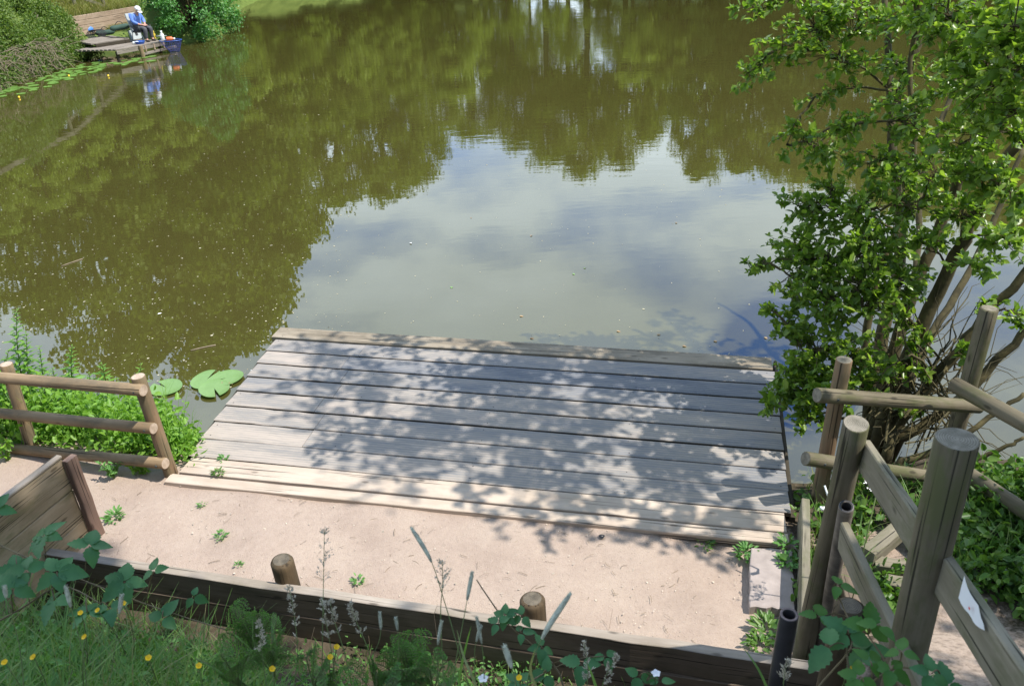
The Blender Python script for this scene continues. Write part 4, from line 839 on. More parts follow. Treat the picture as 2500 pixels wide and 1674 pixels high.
mb.add(V, [np.array([[2*i, 2*i+1, 2*i+3, 2*i+2] for i in range(8)])]); cpo = mb.build('cap', M['cap'], man)
sd_ = cpo.modifiers.new('thick', 'SOLIDIFY'); sd_.thickness = .006
def rel(o_, *pts): # local frame of the seated man
    f2 = facing; l2 = np.array([-f2[1], f2[0], 0]); return [np.array(o_)+f2*p[0]+l2*p[1]+np.array([0, 0, p[2]]) for p in pts]
ch = thing('fishing_chair', 'grey folding chair under the seated angler', 'chair', tuple(hip), fz)
def lbox(name, c, s_, mat, parent, rx=0, ry=0):
    mb = MB(); x, y, z = np.array(s_)/2; b0 = .15*min(s_); V = []
    for zz_ in (-z, z):
        for (px_, py_) in ((-x+b0, -y), (x-b0, -y), (x, -y+b0), (x, y-b0), (x-b0, y), (-x+b0, y), (-x, y-b0), (-x, -y+b0)): V.append((px_, py_, zz_))
    F = [np.array([[i, (i+1) % 8, 8+(i+1) % 8, 8+i] for i in range(8)]), np.array([list(range(8))[::-1], list(range(8, 16))])]
    mb.add(V, F); o = mb.build(name, mat, parent, smooth=False); o.location = c; o.rotation_euler = (rx, ry, 0); return o
lbox('seat', (.08, 0, .36), (.46, .5, .05), M['dark'], ch); lbox('backrest', (-.20, 0, .66), (.05, .52, .66), M['chairf'], ch, 0, -.22)
for sx_ in (-.12, .30):
    for sy_ in (-.25, .25):
        mb = MB(); tube(mb, [(sx_, sy_, .36), (sx_+(.06 if sx_ > 0 else -.06), sy_*1.08, -.01)], .012, 6); mb.build('leg', M['metal'], ch)
for sy_ in (-.27, .27):
    mb = MB(); tube(mb, [(-.2, sy_, .56), (.1, sy_, .57), (.28, sy_, .56), (.32, sy_, .36)], .014, 6); mb.build('armrest', M['metal'], ch)
# tackle
bp = S(1200, 880, LZ); bo = thing('tackle_box', 'pale square tackle bag with a dark square mark beside the chair', 'bag', (bp[0], bp[1], LZ+.015), -.55)
lbox('bag_body', (0, 0, .17), (.12, .46, .34), M['chairf'], bo, 0, -.25); lbox('dark_mark', (.065, .02, .20), (.012, .10, .10), M['dark'], bo, 0, -.25)
bp = S(1290, 985, LZ); bo = thing('bait_bowl', 'round blue bait bowl on the platform edge', 'bowl', (bp[0], bp[1], LZ+.012))
mb = MB(); a = np.linspace(0, 6.283, 19)[:-1]; pr = [(.13, 0), (.17, .09), (.175, .11), (.16, .11), (.12, .03)]
mb.add([(r_*math.cos(t_), r_*math.sin(t_), z) for r_, z in pr for t_ in a], [np.array([[r0*18+i, r0*18+(i+1) % 18, (r0+1)*18+(i+1) % 18, (r0+1)*18+i] for r0 in range(4) for i in range(18)]), np.array([[72+i for i in range(18)]])]); mb.build('bowl', M['blue'], bo)
def bottle(label, p, h, r_, mat, capm, lay=0, rz=0, name='bottle'):
    bo = thing(name, label, 'bottle', tuple(p), rz); mb = MB(); a = np.linspace(0, 6.283, 13)[:-1]; pr = [(.9*r_, 0), (r_, .02), (r_, h*.62), (.4*r_, h*.8), (.4*r_, h*.86)]
    V = np.array([(q*math.cos(t_), q*math.sin(t_), z) for q, z in pr for t_ in a]); 
    cm = MB(); V2 = np.array([(q*math.cos(t_), q*math.sin(t_), z) for q, z in ((.5*r_, h*.86), (.5*r_, h)) for t_ in a])
    if lay: V = V[:, [2, 1, 0]]+np.array([0, 0, r_]); V2 = V2[:, [2, 1, 0]]+np.array([0, 0, r_])
    mb.add(V, [np.array([[r0*12+i, r0*12+(i+1) % 12, (r0+1)*12+(i+1) % 12, (r0+1)*12+i] for r0 in range(4) for i in range(12)]), np.array([list(range(12))[::-1]])]); mb.build('bottle_body', mat, bo)
    cm.add(V2, [np.array([[i, (i+1) % 12, 12+(i+1) % 12, 12+i] for i in range(12)]), np.array([[12+i for i in range(12)]])]); cm.build('cap', capm, bo); return bo
q = S(1130, 995, LZ); bottle('white and green bottle lying beside the blue bowl', (q[0], q[1], LZ+.012), .30, .055, M['whitep'], M['greenp'], 1, .2)
q = S(1780, 870, LZ+.05); bottle('white bottle standing at the platform corner', (q[0], q[1], LZ+.012), .34, .075, M['whitep'], M['whitep'])
q = S(1830, 850, LZ+.12); o = bottle('orange and white float box on the platform corner', (q[0]+.05, q[1], LZ+.012), .30, .08, M['orange'], M['whitep'], 1, .1)
q = S(1585, 880, LZ); bottle('yellow bottle standing beside the chair leg', (q[0]+.03, q[1]+.05, LZ+.012), .30, .045, M['yellowp'], M['yellowp'])
q = S(1350, 910, LZ); bottle('small grey flask standing beside the shoe', (q[0], q[1]+.03, LZ+.012), .18, .04, M['chairf'], M['whitep'])
# landing net
c = S(1950, 890, LZ+.02); ln_ = thing('landing_net', 'blue mesh landing net hanging off the platform corner over the water', 'net', tuple(c)); a = np.linspace(0, 6.283, 25)
mb = MB(); rim = np.stack([c[0]+.40*np.cos(a), c[1]+.3*np.sin(a), np.full(25, c[2])], 1); tube(mb, rim, .016, 5, caps=False); mb.build('rim', M['blue'], ln_, origin=c)
mb = MB(); bt_ = c+np.array([.08, -.05, -.40])
for t_ in np.linspace(0, 6.283, 27)[:-1]:
    for dlt in (.55, -.55):
        P = [np.array([c[0]+.40*math.cos(t_+dlt*q)*(1-.55*q), c[1]+.3*math.sin(t_+dlt*q)*(1-.55*q), c[2]])*np.array([1, 1, 1])+(bt_-c)*np.array([1, 1, 1])*q for q in np.linspace(0, 1, 6)]; tube(mb, P, .0065, 3, caps=False)
mb.build('mesh_bag', M['net'], ln_, origin=c)
mb = MB(); tube(mb, [c-lx*.35, c-lx*.9+np.array([0, 0, .03])], .013, 5); mb.build('handle', M['metal'], ln_, origin=c)
# holdalls, rods, nets
def sausage(label, p, q, r_, name='rod_holdall'):
    t0 = thing(name, label, 'rod bag', tuple(p)); mb = MB(); P = bez(p, q, (0, 0, -.01), 10); tube(mb, P, r_*np.array([.5, .95, 1, 1, .97, 1, 1, .98, .9, .45]), 10); mb.build('bag_body', M['holdall'], t0, origin=p)
    mb = MB(); a_ = np.asarray(p)*.7+np.asarray(q)*.3; b__ = np.asarray(p)*.3+np.asarray(q)*.7; tube(mb, bez(a_+np.array([0, 0, r_]), b__+np.array([0, 0, r_]), (0, 0, .1), 7), .012, 4); mb.build('strap', M['dark'], t0, origin=p); return t0
sausage('short green rod bag lying on the upper platform', S(300, 740, HZ+.1), S(720, 690, HZ+.1), .10)
sausage('long green rod bag propped along the wall behind the chair', S(620, 640, HZ+.35), S(1040, 560, HZ+.40), .10)
for lab, p, q in (('dark rod lying across the upper platform boards', S(500, 805, HZ+.04), S(1010, 850, HZ+.04)), ('dark rod rest leaning from the green bag', S(270, 715, HZ+.25), S(480, 770, HZ+.05)), ('white feeder arm over the water from the platform corner', S(1640, 800, LZ+.2), S(1860, 790, LZ+.22))):
    t0 = thing('fishing_rod' if 'rod ' in lab else 'feeder_arm', lab, 'rod', tuple(p)); mb = MB(); tube(mb, [p, p+(q-p)*.4, q], [.016, .013, .008], 6); mb.build('pole', M['whitep'] if 'white' in lab else M['dark'], t0, origin=p); mb = MB(); tube(mb, [p-(q-p)*.12, p], .02, 6); mb.build('grip', M['dark'], t0, origin=p)
p = S(320, 830, HZ); t0 = thing('keepnet', 'folded dark grey keepnet lying at the left of the upper platform', 'net', tuple(p)); mb = MB()
for i in range(5):
    a = np.linspace(0, 6.283, 19); cc = p+np.array([.05*i-.1, .02*i, .12+.0*i]); tube(mb, np.stack([cc[0]+.24*np.cos(a), cc[1]+.08*np.sin(a)+.02*i, cc[2]+.14*np.sin(a)], 1), .012, 4, caps=False)
mb.build('rings', M['dark'], t0, origin=p); mb = MB()
for t_ in np.linspace(0, 6.283, 30)[:-1]: tube(mb, [p+np.array([-.1+.24*math.cos(t_), .08*math.sin(t_), .12+.14*math.sin(t_)]), p+np.array([.1+.24*math.cos(t_+.5), .08+.08*math.sin(t_+.5)+.06, .12+.14*math.sin(t_+.5)])], .008, 3, caps=False)
mb.build('mesh_bag', M['dark'], t0, origin=p)
p = S(160, 690, HZ); t0 = thing('blue_bag', 'bright blue carrier bag half hidden by the bank weeds', 'bag', tuple(p)); mb = MB(); V = []; k = 14
for z, r_ in ((0, .13), (.04, .16), (.10, .15), (.16, .11), (.21, .05)): V += [p+np.array([r_*math.cos(a)*(1+.15*math.sin(3*a+z*9)), r_*math.sin(a)*(1+.12*math.sin(4*a)), z]) for a in np.linspace(0, 6.283, k+1)[:-1]]
mb.add(V, [np.array([[r0*k+i, r0*k+(i+1) % k, (r0+1)*k+(i+1) % k, (r0+1)*k+i] for r0 in range(4) for i in range(k)]), np.array([[4*k+i for i in range(k)]])]); mb.build('bag_body', M['bluebag'], t0, origin=p)
mb = MB(); tube(mb, bez(p+np.array([-.05, 0, .19]), p+np.array([.05, 0, .19]), (0, 0, .09), 6), .012, 4); mb.build('handle', M['bluebag'], t0, origin=p)
# ------------------------------------------------------------------ near lily pads and things afloat
big = lily('lily_pad', M['padn'], .16, None, .3, 30, .07)
for i, (x, y, r_, rz, lab) in enumerate(((380, 886, .17, 2.5, 'single large lily pad between the fence post and the pad cluster'), (473, 868, .17, 1.2, 'large lily pad at the left of the cluster beside the jetty'), (519, 864, .165, 3.6, 'large lily pad touching the jetty edge at the back of the cluster'), (490, 888, .165, 5.2, 'large lily pad at the front of the cluster beside the jetty'), (172, 875, .13, 1, 'lily pad seen behind the tall willowherb stems'), (213, 920, .12, 2.4, 'lily pad behind the second willowherb stem'), (138, 905, .12, 4, 'half hidden lily pad behind the weeds by the fence'))):
    o = big if i == 0 else big.copy()
    if i: COL.objects.link(o)
    p = G(x, y, .012+.006*i); o.location = tuple(p); o.scale = (r_/.16, r_/.16*.95, 1); o.rotation_euler = (rng.uniform(-.05, .05), rng.uniform(-.05, .05), rz); tag(o, lab, 'lily pad', 'large lily pads near the jetty')
n = 3400; px = rng.uniform(-100, 1900, n); py = 60+840*rng.uniform(0, 1, n)**.75; keep = rng.random(n) < np.where(px < 800, 1.0, .16); px, py = px[keep], py[keep]
mb = MB(); V = []; F = []; c = 0
for x, y in zip(px, py):
    p = G(x, y, .003)
    if lake_sd(np.array([p[0]]), np.array([p[1]]))[0] > -.05 and p[1] < 12: continue
    s_ = abs(rng.normal(0, .0045))+.0032; s_ *= 1+.02*p[1]; a = rng.uniform(0, 6.28); e = rng.uniform(.4, 1)
    for q in (0, 1.3, 2.6, 3.9, 5.1): V.append(p+np.array([s_*math.cos(q)*math.cos(a)-s_*e*math.sin(q)*math.sin(a), s_*math.cos(q)*math.sin(a)+s_*e*math.sin(q)*math.cos(a), 0]))
    F.append([c, c+1, c+2, c+3, c+4]); c += 5
mb.add(V, [np.array(F)]); tag(mb.build('floating_specks', M['speck'], smooth=False), 'pale seeds and specks floating on the pond surface', 'floating seeds', kind='stuff')
for x, y, ln, a, lab in ((165, 600, .16, .9, 'reddish stick floating on the dark water at left'), (465, 795, .14, .4, 'thin stick floating near the left edge of the jetty')):
    p = G(x, y, .006); o = None; mb = MB(); dv = np.array([math.cos(a), math.sin(a), 0])*ln; tube(mb, bez(p-dv, p+dv, (0, .01, 0), 5), .008, 5); o = mb.build('floating_stick', M['dry'], origin=p); tag(o, lab, 'stick', 'sticks afloat')
fl_ = ((938, 555, 'white'), (1212, 540, 'dry'), (1075, 498, 'dry'), (1548, 511, 'dry'), (1032, 655, 'green'), (1336, 614, 'green'), (1310, 625, 'green'), (1410, 756, 'dead'), (1212, 772, 'dead'), (1188, 722, 'dead'), (1502, 765, 'dead'), (1748, 770, 'dead'), (370, 716, 'white'), (580, 848, 'white'), (1560, 790, 'dead'), (1640, 782, 'dead'))
for i, (x, y, kd) in enumerate(fl_):
    p = G(x, y, .005); mb = MB(); leafquads(mb, np.array([p]), rdir(1)*np.array([1, 1, .05]), np.array([[0, 0, 1.]]), .055, .035, .1, .1); o = mb.build('floating_leaf', M[{'white': 'white', 'dry': 'dry', 'green': 'padn', 'dead': 'deadleaf'}[kd]], origin=p)
    tag(o, {'white': 'white petal floating on the open water', 'dry': 'pale dry leaf floating in the mirrored sky', 'green': 'green leaf floating in the mirrored sky', 'dead': 'brown dead leaf floating near the jetty edge'}[kd], 'leaf', kd+' leaves afloat')
# ------------------------------------------------------------------ weeds behind the left fence
W = dict(b=b1)
def willowherb(tip, base, lean_j=.02, nl=60, lsz=.09, mat='weed', label='', name='willowherb', cat='plant', group=None):
    base = np.asarray(base); tip = np.asarray(tip); t0 = thing(name, label, cat, tuple(base), 0, group)
    P = bez(base, tip, rng.normal(0, lean_j, 3), 12); sm_ = MB(); tube(sm_, P, np.linspace(.008, .003, 12), 5)
    lm = MB()
    for i in range(nl):
        q = .12+.88*(i/nl)**.85; s_ = q*11; k = min(int(s_), 10); p = P[k]+(P[k+1]-P[k])*(s_-k); a = i*2.4; tp = max(.25, 1-.75*max(0, (q-.55)/.45))
        dr = unit(np.array([math.cos(a), math.sin(a), .25+.9*max(0, q-.6)]))
        leafstrip(lm, p, dr, unit(np.array([-math.cos(a)*.3, -math.sin(a)*.3, 1])), lsz*1.25*tp*rng.uniform(.8, 1.25), lsz*1.25*tp*.34, 4, .12, .25, 0, 'lance')
    sm_.build('stem', M['stemg'], t0, origin=base); lm.build('leaves', M[mat], t0, origin=base); return t0
for (tx, ty, bx_, by_, z_, nl, lsz, lab) in ((38, 705, 85, 990, .25, 90, .11, 'tallest willowherb spire at the left photo edge'), (165, 790, 185, 960, .25, 62, .10, 'second willowherb spire left of the lily pads behind the fence'), (232, 830, 250, 985, .25, 50, .10, 'shorter willowherb spire nearest the fence end post'), (90, 790, 115, 985, .25, 60, .09, 'leafy willowherb stem between the two tallest spires'), (322, 830, 345, 1000, .2, 34, .09, 'small willowherb shoot behind the fence end post'), (20, 800, 40, 1000, .3, 60, .09, 'willowherb stem behind the left fence post'), (145, 860, 160, 990, .25, 50, .08, 'low willowherb stem under the second spire'), (60, 760, 70, 1000, .25, 70, .10, 'willowherb stem leaning against the tallest spire'), (205, 850, 215, 1000, .25, 50, .09, 'willowherb stem between the second and third spires'), (285, 880, 300, 1010, .2, 44, .09, 'low willowherb stem left of the fence end post'), (120, 840, 135, 1000, .25, 56, .09, 'bushy willowherb stem in front of the hidden lily pad'), (375, 905, 380, 1010, .2, 36, .08, 'willowherb shoot right of the fence end post'), (0, 850, 10, 1000, .3, 50, .09, 'willowherb stem cut by the left photo edge')):
    bs = G(bx_, by_, z_); willowherb(top_on(bs, tx, ty), bs, .03, nl, lsz, 'weed', lab)
# leafy cover
PT = []; 
for i in range(400):
    x = rng.uniform(-60, 445); lo = 905+.14*x+rng.uniform(0, 1); lo = 900 if x < 250 else 900+(x-250)*.45; hi = 1030+.115*x; y = rng.uniform(lo, hi)
    p = G(x, y, .3); p[2] = max(.05, gz(p[0], p[1])); n = 24; hgt = rng.uniform(.06, .62)*(1 if rng.random() < .6 else .5); PT.append(p+np.stack([rng.normal(0, .06, n), rng.normal(0, .06, n), rng.uniform(.02, 1, n)*hgt], 1))
P = np.concatenate(PT); leaf_cover('ground_weeds', 'bright green nettles and weeds along the water behind the left fence', 'weeds', M['weed'], P, .062, wfac=.5)
mb = MB(); n = 420; x = rng.uniform(-20, 440, n); y = 960+.12*x+rng.uniform(-40, 60, n); base = np.array([G(a, b_, .3) for a, b_ in zip(x, y)]); base[:, 2] = terrain(base[:, 0], base[:, 1]); blades(mb, base, rng.uniform(.25, .75, n), rng.uniform(.1, .5, n), rng.uniform(.006, .012, n))
tag(mb.build('reed_grass', M['weed']), 'thin grass blades among the weeds behind the left fence', 'grass', kind='stuff')
# small weeds on the pad and along its edges
def rosette(x, y, z_, r_, n, mat, label, lsz, upr=.4, name='weed_tuft', group='small weeds on the dirt'):
    p = G(x, y, z_); p[2] = max(gz(p[0], p[1]), z_-.02) if z_ < .395 else z_
    mb = MB(); a = rng.uniform(0, 6.28, n); P = p+np.stack([np.cos(a)*r_*rng.uniform(.1, 1, n)*.6, np.sin(a)*r_*rng.uniform(.1, 1, n)*.6, rng.uniform(.0, upr*r_, n)+.004], 1); D = np.stack([np.cos(a), np.sin(a), rng.uniform(.1, .9, n)], 1)
    sz = lsz*rng.uniform(.6, 1.3, n); leafquads(mb, P, D, unit(rng.normal(0, .35, (n, 3))+np.array([0, 0, 1])), sz, sz*.42); o = mb.build(name, M['feather' if mat == 'weed' else mat], origin=p); return tag(o, label, 'weed', group)
for a in ((265, 1190, .37, .11, 70, 'weed', 'low weed tuft in the dirt beside the pale board wall', .04), (508, 1232, .37, .07, 40, 'weed', 'small weed tuft on the dirt left of the first round post', .03), (820, 1335, .37, .06, 36, 'weed', 'small weed tuft on the dirt right of the first round post', .03), (498, 1085, .42, .07, 40, 'shade_weed', 'weed sprouting through the pale threshold board', .035), (1705, 1262, .37, .11, 80, 'weed', 'weed tuft at the corner of the grey slab', .05), (1612, 1243, .37, .08, 30, 'shade_weed', 'weed under the front edge of the jetty', .04), (1800, 1290, .40, .10, 40, 'weed', 'weed between the slab and the edge plank', .055), (1800, 1250, .42, .09, 26, 'weed', 'weed at the right front corner of the jetty', .055), (545, 1298, .37, .04, 18, 'weed', 'tiny weed on the dirt near the edging', .025), (465, 1160, .37, .05, 22, 'weed', 'tiny weed on the sunlit dirt below the threshold', .025), (1755, 1440, .37, .16, 70, 'shade_weed', 'ragged grass tuft on the dirt below the grey slab', .06), (1735, 1475, .37, .12, 50, 'shade_weed', 'shaded weed tuft by the black pipe and edging', .05), (512, 1052, .41, .06, 26, 'weed', 'pale weed on the jetty near the threshold board', .035)):
    rosette(*a[:7-1+0], a[6], a[7])
def bushy(x, y, z_, h, label, mat='feather'):
    bs = G(x, y, z_); bs[2] = gz(bs[0], bs[1]); t0 = thing('leafy_weed', label, 'plant', tuple(bs)); sm_, lm = MB(), MB()
    for i in range(7):
        e = bs+np.array([rng.normal(0, .07), rng.normal(0, .06), h*rng.uniform(.6, 1)]); P = bez(bs, e, (0, 0, .02), 6); tube(sm_, P, .003, 4, caps=False)
        for q in np.linspace(.2, 1, 9):
            k = min(int(q*5), 4); leafstrip(lm, P[k]+(P[k+1]-P[k])*(q*5-k), rdir(1, .3)[0], np.array([0, 0, 1.])+rng.normal(0, .3, 3), .055*rng.uniform(.7, 1.2), .03, 5, .15, .2, .35)
    sm_.build('stem', M['stemg'], t0, origin=bs); lm.build('leaves', M[mat], t0, origin=bs)
bushy(262, 1100, .37, .20, 'curly grey-green weed in front of the lowest left rail', 'feather'); bushy(18, 1060, .37, .22, 'leafy weed under the rails at the left photo edge', 'weed'); bushy(60, 1150, .37, .1, 'low weed on the path left of the board wall', 'feather'); bushy(330, 1090, .37, .1, 'small weed at the foot of the fence end post', 'weed')
# right-hand weeds
PT = []
for i in range(560):
    x = rng.uniform(1830, 2420); y = rng.uniform(1090, 1420)
    p = G(x, y, .36); ok = (y > 1085+(2342-x)*.02) and not (2080 < x < 2342 and y > 1340) and not (1990 < x < 2110 and 1230 < y < 1330) and not (1850 < x < 1900 and y > 1180)
    if not ok or rng.random() > (.75 if x > 2200 else .33): continue
    p[2] = max(.03, gz(p[0], p[1])); n = 20; hgt = rng.uniform(.05, .30) if x > 2150 else rng.uniform(.04, .18); PT.append(p+np.stack([rng.normal(0, .07, n), rng.normal(0, .07, n), rng.uniform(.02, 1, n)*hgt], 1))
P = np.concatenate(PT); leaf_cover('ground_weeds', 'leafy green weeds and ivy covering the ground behind the handrail', 'weeds', M['shade_weed'], P, .066, wfac=.62)
mb = MB(); n = 900; x = rng.uniform(1850, 2420, n); y = rng.uniform(1080, 1350, n); kp = ~((x > 2080) & (y > 1330)) & ~((x > 1985) & (x < 2110) & (y > 1230)); x, y = x[kp], y[kp]; n = len(x); base = np.array([G(a, b_, .36) for a, b_ in zip(x, y)]); base[:, 2] = np.maximum(.02, terrain(base[:, 0], base[:, 1])); blades(mb, base, rng.uniform(.1, .32, n), rng.uniform(.2, .9, n), rng.uniform(.005, .011, n))
tag(mb.build('rough_grass', M['grass']), 'rough grass between the fence and the handrail', 'grass', kind='stuff')
# umbel flowers
for x, y, dp, lab in ((2010, 1105, 4.6, 'white umbel flower behind the handrail plank'),):
    p = RP(x, y, dp); t0 = thing('umbel_flower', lab, 'flower', (p[0], p[1], gz(p[0], p[1]))); sm_, fm = MB(), MB(); tube(sm_, [(p[0], p[1], gz(p[0], p[1])), p-np.array([0, 0, .06])], .004, 4)
    for i in range(22):
        e = p+np.array([rng.normal(0, .04), rng.normal(0, .04), rng.uniform(-.01, .01)]); tube(sm_, [p-np.array([0, 0, .06]), e], .0012, 3); leafquads(fm, np.repeat(e[None], 7, 0)+rng.normal(0, .006, (7, 3)), rdir(7, .3), np.repeat([[0, 0, 1.]], 7, 0), .010, .010)
    og = tuple(t0.location); sm_.build('stem', M['stemg'], t0, origin=og); fm.build('petals', M['white'], t0, origin=og)
# ------------------------------------------------------------------ foreground bank plants
def bramble(pts, leaves, label, mat='bramble', stem_r=.004):
    """pts: arching stem as (x,y,depth); leaves: (index 0..1, x, y, size m, n leaflets, lit)"""
    P = smooth_path([RP(*q) for q in pts], 16); t0 = thing('bramble_shoot', label, 'bramble', tuple(P[0])); sm_ = MB(); tube(sm_, P, np.linspace(stem_r, stem_r*.6, 16), 5)
    for i in range(40):
        k = rng.integers(0, 15); p = P[k]+(P[k+1]-P[k])*rng.random(); v = rdir(1)[0]*.009; tube(sm_, [p, p+v], [.0013, .0002], 3, caps=False)
    dep = np.array([(q-CAM)@CF for q in P])
    for (x, y, s_, nl, dd) in leaves:
        j = int(np.argmin([abs((q-RP(x, y, dep[i]))@CR)+abs((q-RP(x, y, dep[i]))@CU) for i, q in enumerate(P)])); c = RP(x, y, dep[j]+dd)
        pet = bez(P[j], c, (0, 0, .02), 6); tube(sm_, pet, .0022, 4)
        lm = MB(); base_a = rng.uniform(0, 6.28); nrm = unit(np.array([rng.normal(0, .28), -.25+rng.normal(0, .2), 1.0])); e1 = unit(np.cross(nrm, (1, .2, 0))); e2 = np.cross(nrm, e1)
        for k in range(nl):
            a = base_a+(k-(nl-1)/2)*(2*np.pi/(nl+.6)); dr = unit(e1*math.cos(a)+e2*math.sin(a)+nrm*rng.uniform(-.15, .12)); sz = s_*(1.15 if k == nl//2 else .95)*rng.uniform(.88, 1.1)
            leafstrip(lm, c+dr*.006, dr, nrm+rng.normal(0, .12, 3), sz, sz*.76, 12, .10, .26, .09, 'ovate', wav=.028)
        lm.build('leaf', M[mat], t0, origin=P[0])
    sm_.build('stem', M['stemr'], t0, origin=P[0])
bramble([(-60, 1215, 3.9), (40, 1265, 3.8), (150, 1310, 3.7), (290, 1365, 3.55), (420, 1410, 3.45), (520, 1440, 3.4)], [(100, 1225, .10, 5, -.02), (205, 1248, .10, 4, -.03), (285, 1330, .105, 5, -.05), (352, 1305, .06, 3, -.05), (372, 1412, .085, 3, -.05), (442, 1364, .05, 3, -.02), (40, 1300, .09, 4, -.1), (-10, 1165, .1, 4, -.05)], 'long bramble shoot trailing across the left of the timber edging')
bramble([(-40, 1440, 3.1), (50, 1390, 3.1), (140, 1340, 3.1), (230, 1380, 3.05)], [(60, 1305, .085, 4, 0), (130, 1308, .085, 5, 0), (30, 1345, .085, 4, -.05), (125, 1370, .08, 4, -.05), (200, 1400, .08, 4, -.05), (250, 1390, .07, 3, 0)], 'bramble shoot with drooping leaves in the shaded left corner')
bramble([(1300, 1640, 2.9), (1280, 1540, 2.95), (1225, 1480, 3.0), (1165, 1430, 3.05), (1120, 1370, 3.1), (1090, 1325, 3.15)], [(1155, 1408, .05, 5, -.05), (1195, 1408, .045, 3, -.05), (1192, 1446, .045, 3, -.05), (1240, 1480, .055, 4, -.05), (1140, 1425, .05, 3, -.08), (1330, 1518, .075, 3, -.1)], 'bramble tip reaching up in front of the second round post')
bramble([(1800, 1660, 2.6), (1880, 1560, 2.6), (1950, 1470, 2.7), (1930, 1390, 2.8), (1905, 1345, 2.8)], [(1918, 1338, .055, 3, -.1), (1872, 1410, .06, 3, -.1)], 'sunlit young bramble leaves beside the brown stump', 'bramble_lit')
bramble([(2100, 1650, 2.4), (2030, 1520, 2.45), (1985, 1450, 2.5)], [(1988, 1432, .07, 3, -.05), (2010, 1430, .055, 2, -.08)], 'pair of bright bramble leaves in front of the tall post', 'bramble_lit')
bramble([(1960, 1640, 2.5), (1940, 1520, 2.55), (1935, 1450, 2.6)], [(1940, 1450, .075, 4, -.02), (1898, 1478, .085, 2, -.05), (1975, 1490, .08, 4, 0)], 'dark bramble leaves low in front of the stump')
bramble([(1880, 1680, 2.3), (1960, 1590, 2.3), (2040, 1530, 2.35), (2110, 1530, 2.3)], [(1965, 1548, .06, 4, 0), (2040, 1530, .055, 4, -.05), (2062, 1490, .045, 3, -.05), (1990, 1510, .05, 3, 0)], 'bright bramble sprig at the foot of the tall post', 'bramble_lit')
bramble([(2060, 1690, 2.2), (2110, 1600, 2.2), (2150, 1545, 2.2)], [(2130, 1540, .055, 4, -.03), (2165, 1570, .06, 3, 0)], 'bluish bramble leaves right of the tall post foot')
bramble([(1440, 1640, 2.8), (1470, 1570, 2.8), (1490, 1540, 2.8)], [(1462, 1545, .055, 3, 0), (1510, 1560, .05, 2, 0)], 'low bramble leaves with a white flower by the edging')
bramble([(1100, 1660, 2.8), (1180, 1580, 2.85), (1260, 1530, 2.9)], [(1190, 1560, .06, 4, 0), (1250, 1540, .06, 3, 0), (1385, 1500, .05, 3, 0)], 'low bramble leaves below the second round post')
# grass
PT = []; n = 4200; x = rng.uniform(-120, 620, n); y = rng.uniform(1380, 1760, n); keep = y > 1395+np.maximum(0, x-150)*.32+rng.normal(0, 22, n); x, y = x[keep], y[keep]
base = np.array([hit(a, b_) for a, b_ in zip(x, y)]); n = len(base); mb = MB(); blades(mb, base-np.array([0, 0, .02]), rng.uniform(.16, .46, n), rng.uniform(.2, 1.0, n), rng.uniform(.005, .012, n), 5)
tag(mb.build('grass', M['grass']), 'long green grass on the shaded bank at lower left', 'grass', kind='stuff')
n = 1100; x = rng.uniform(560, 2150, n); y = rng.uniform(1490, 1720, n); keep = (y > 1500+(x-560)*.03+rng.normal(0, 20, n)) & (rng.random(n) < np.where(x < 1350, .8, .4)); x, y = x[keep], y[keep]
base = np.array([hit(a, b_) for a, b_ in zip(x, y)]); n = len(base); mb = MB(); blades(mb, base-np.array([0, 0, .02]), rng.uniform(.06, .24, n), rng.uniform(.2, .9, n), rng.uniform(.004, .009, n), 4)
tag(mb.build('sparse_grass', M['grass']), 'sparse grass blades on the bank below the timber edging', 'grass', kind='stuff')
PT = []
for i in range(520):
    x = rng.uniform(-80, 1250); y = rng.uniform(1480, 1700)
    if y < 1500+.02*x+rng.normal(0, 25) or (840 < x < 900): continue
    p = hit(x, y); k = 14; PT.append(p+np.stack([rng.normal(0, .05, k), rng.normal(0, .05, k), rng.uniform(0, .14, k)], 1))
leaf_cover('bank_weeds', 'mixed small leafy weeds on the near bank', 'weeds', M['feather'], np.concatenate(PT), .035, wfac=.45)
n = 420; x = rng.uniform(-100, 600, n); y = rng.uniform(1440, 1740, n); keep = y > 1430+np.maximum(0, x-150)*.30; x, y = x[keep], y[keep]; base = np.array([hit(a, b_) for a, b_ in zip(x, y)]); n = len(base); mb = MB(); blades(mb, base-np.array([0, 0, .02]), rng.uniform(.18, .42, n), rng.uniform(.4, 1.4, n), rng.uniform(.010, .019, n), 6, .8)
tag(mb.build('coarse_grass', M['grass']), 'broad coarse grass leaves among the long grass at lower left', 'grass', kind='stuff')
mb = MB()
for i in range(150):
    p = hit(rng.uniform(-80, 1500), rng.uniform(1500, 1720)); e = p+np.array([rng.normal(0, .12), rng.normal(0, .10), rng.uniform(.03, .34)]); tube(mb, bez(p, e, rng.normal(0, .015, 3), 5), rng.uniform(.0008, .002), 3, caps=False)
tag(mb.build('dead_stalks', M['dry']), 'dead straw stalks mixed through the plants of the near bank', 'straw', kind='stuff')
PT = []
for i in range(150):
    x = rng.uniform(-80, 620); y = rng.uniform(1430, 1700)
    if y < 1440+max(0, x-120)*.25: continue
    p = hit(x, y); k = 12; PT.append(p+np.stack([rng.normal(0, .05, k), rng.normal(0, .05, k), rng.uniform(.02, .22, k)], 1))
leaf_cover('broad_weeds', 'broad leafy weeds growing through the grass at lower left', 'weeds', M['feather'], np.concatenate(PT), .06, wfac=.55)
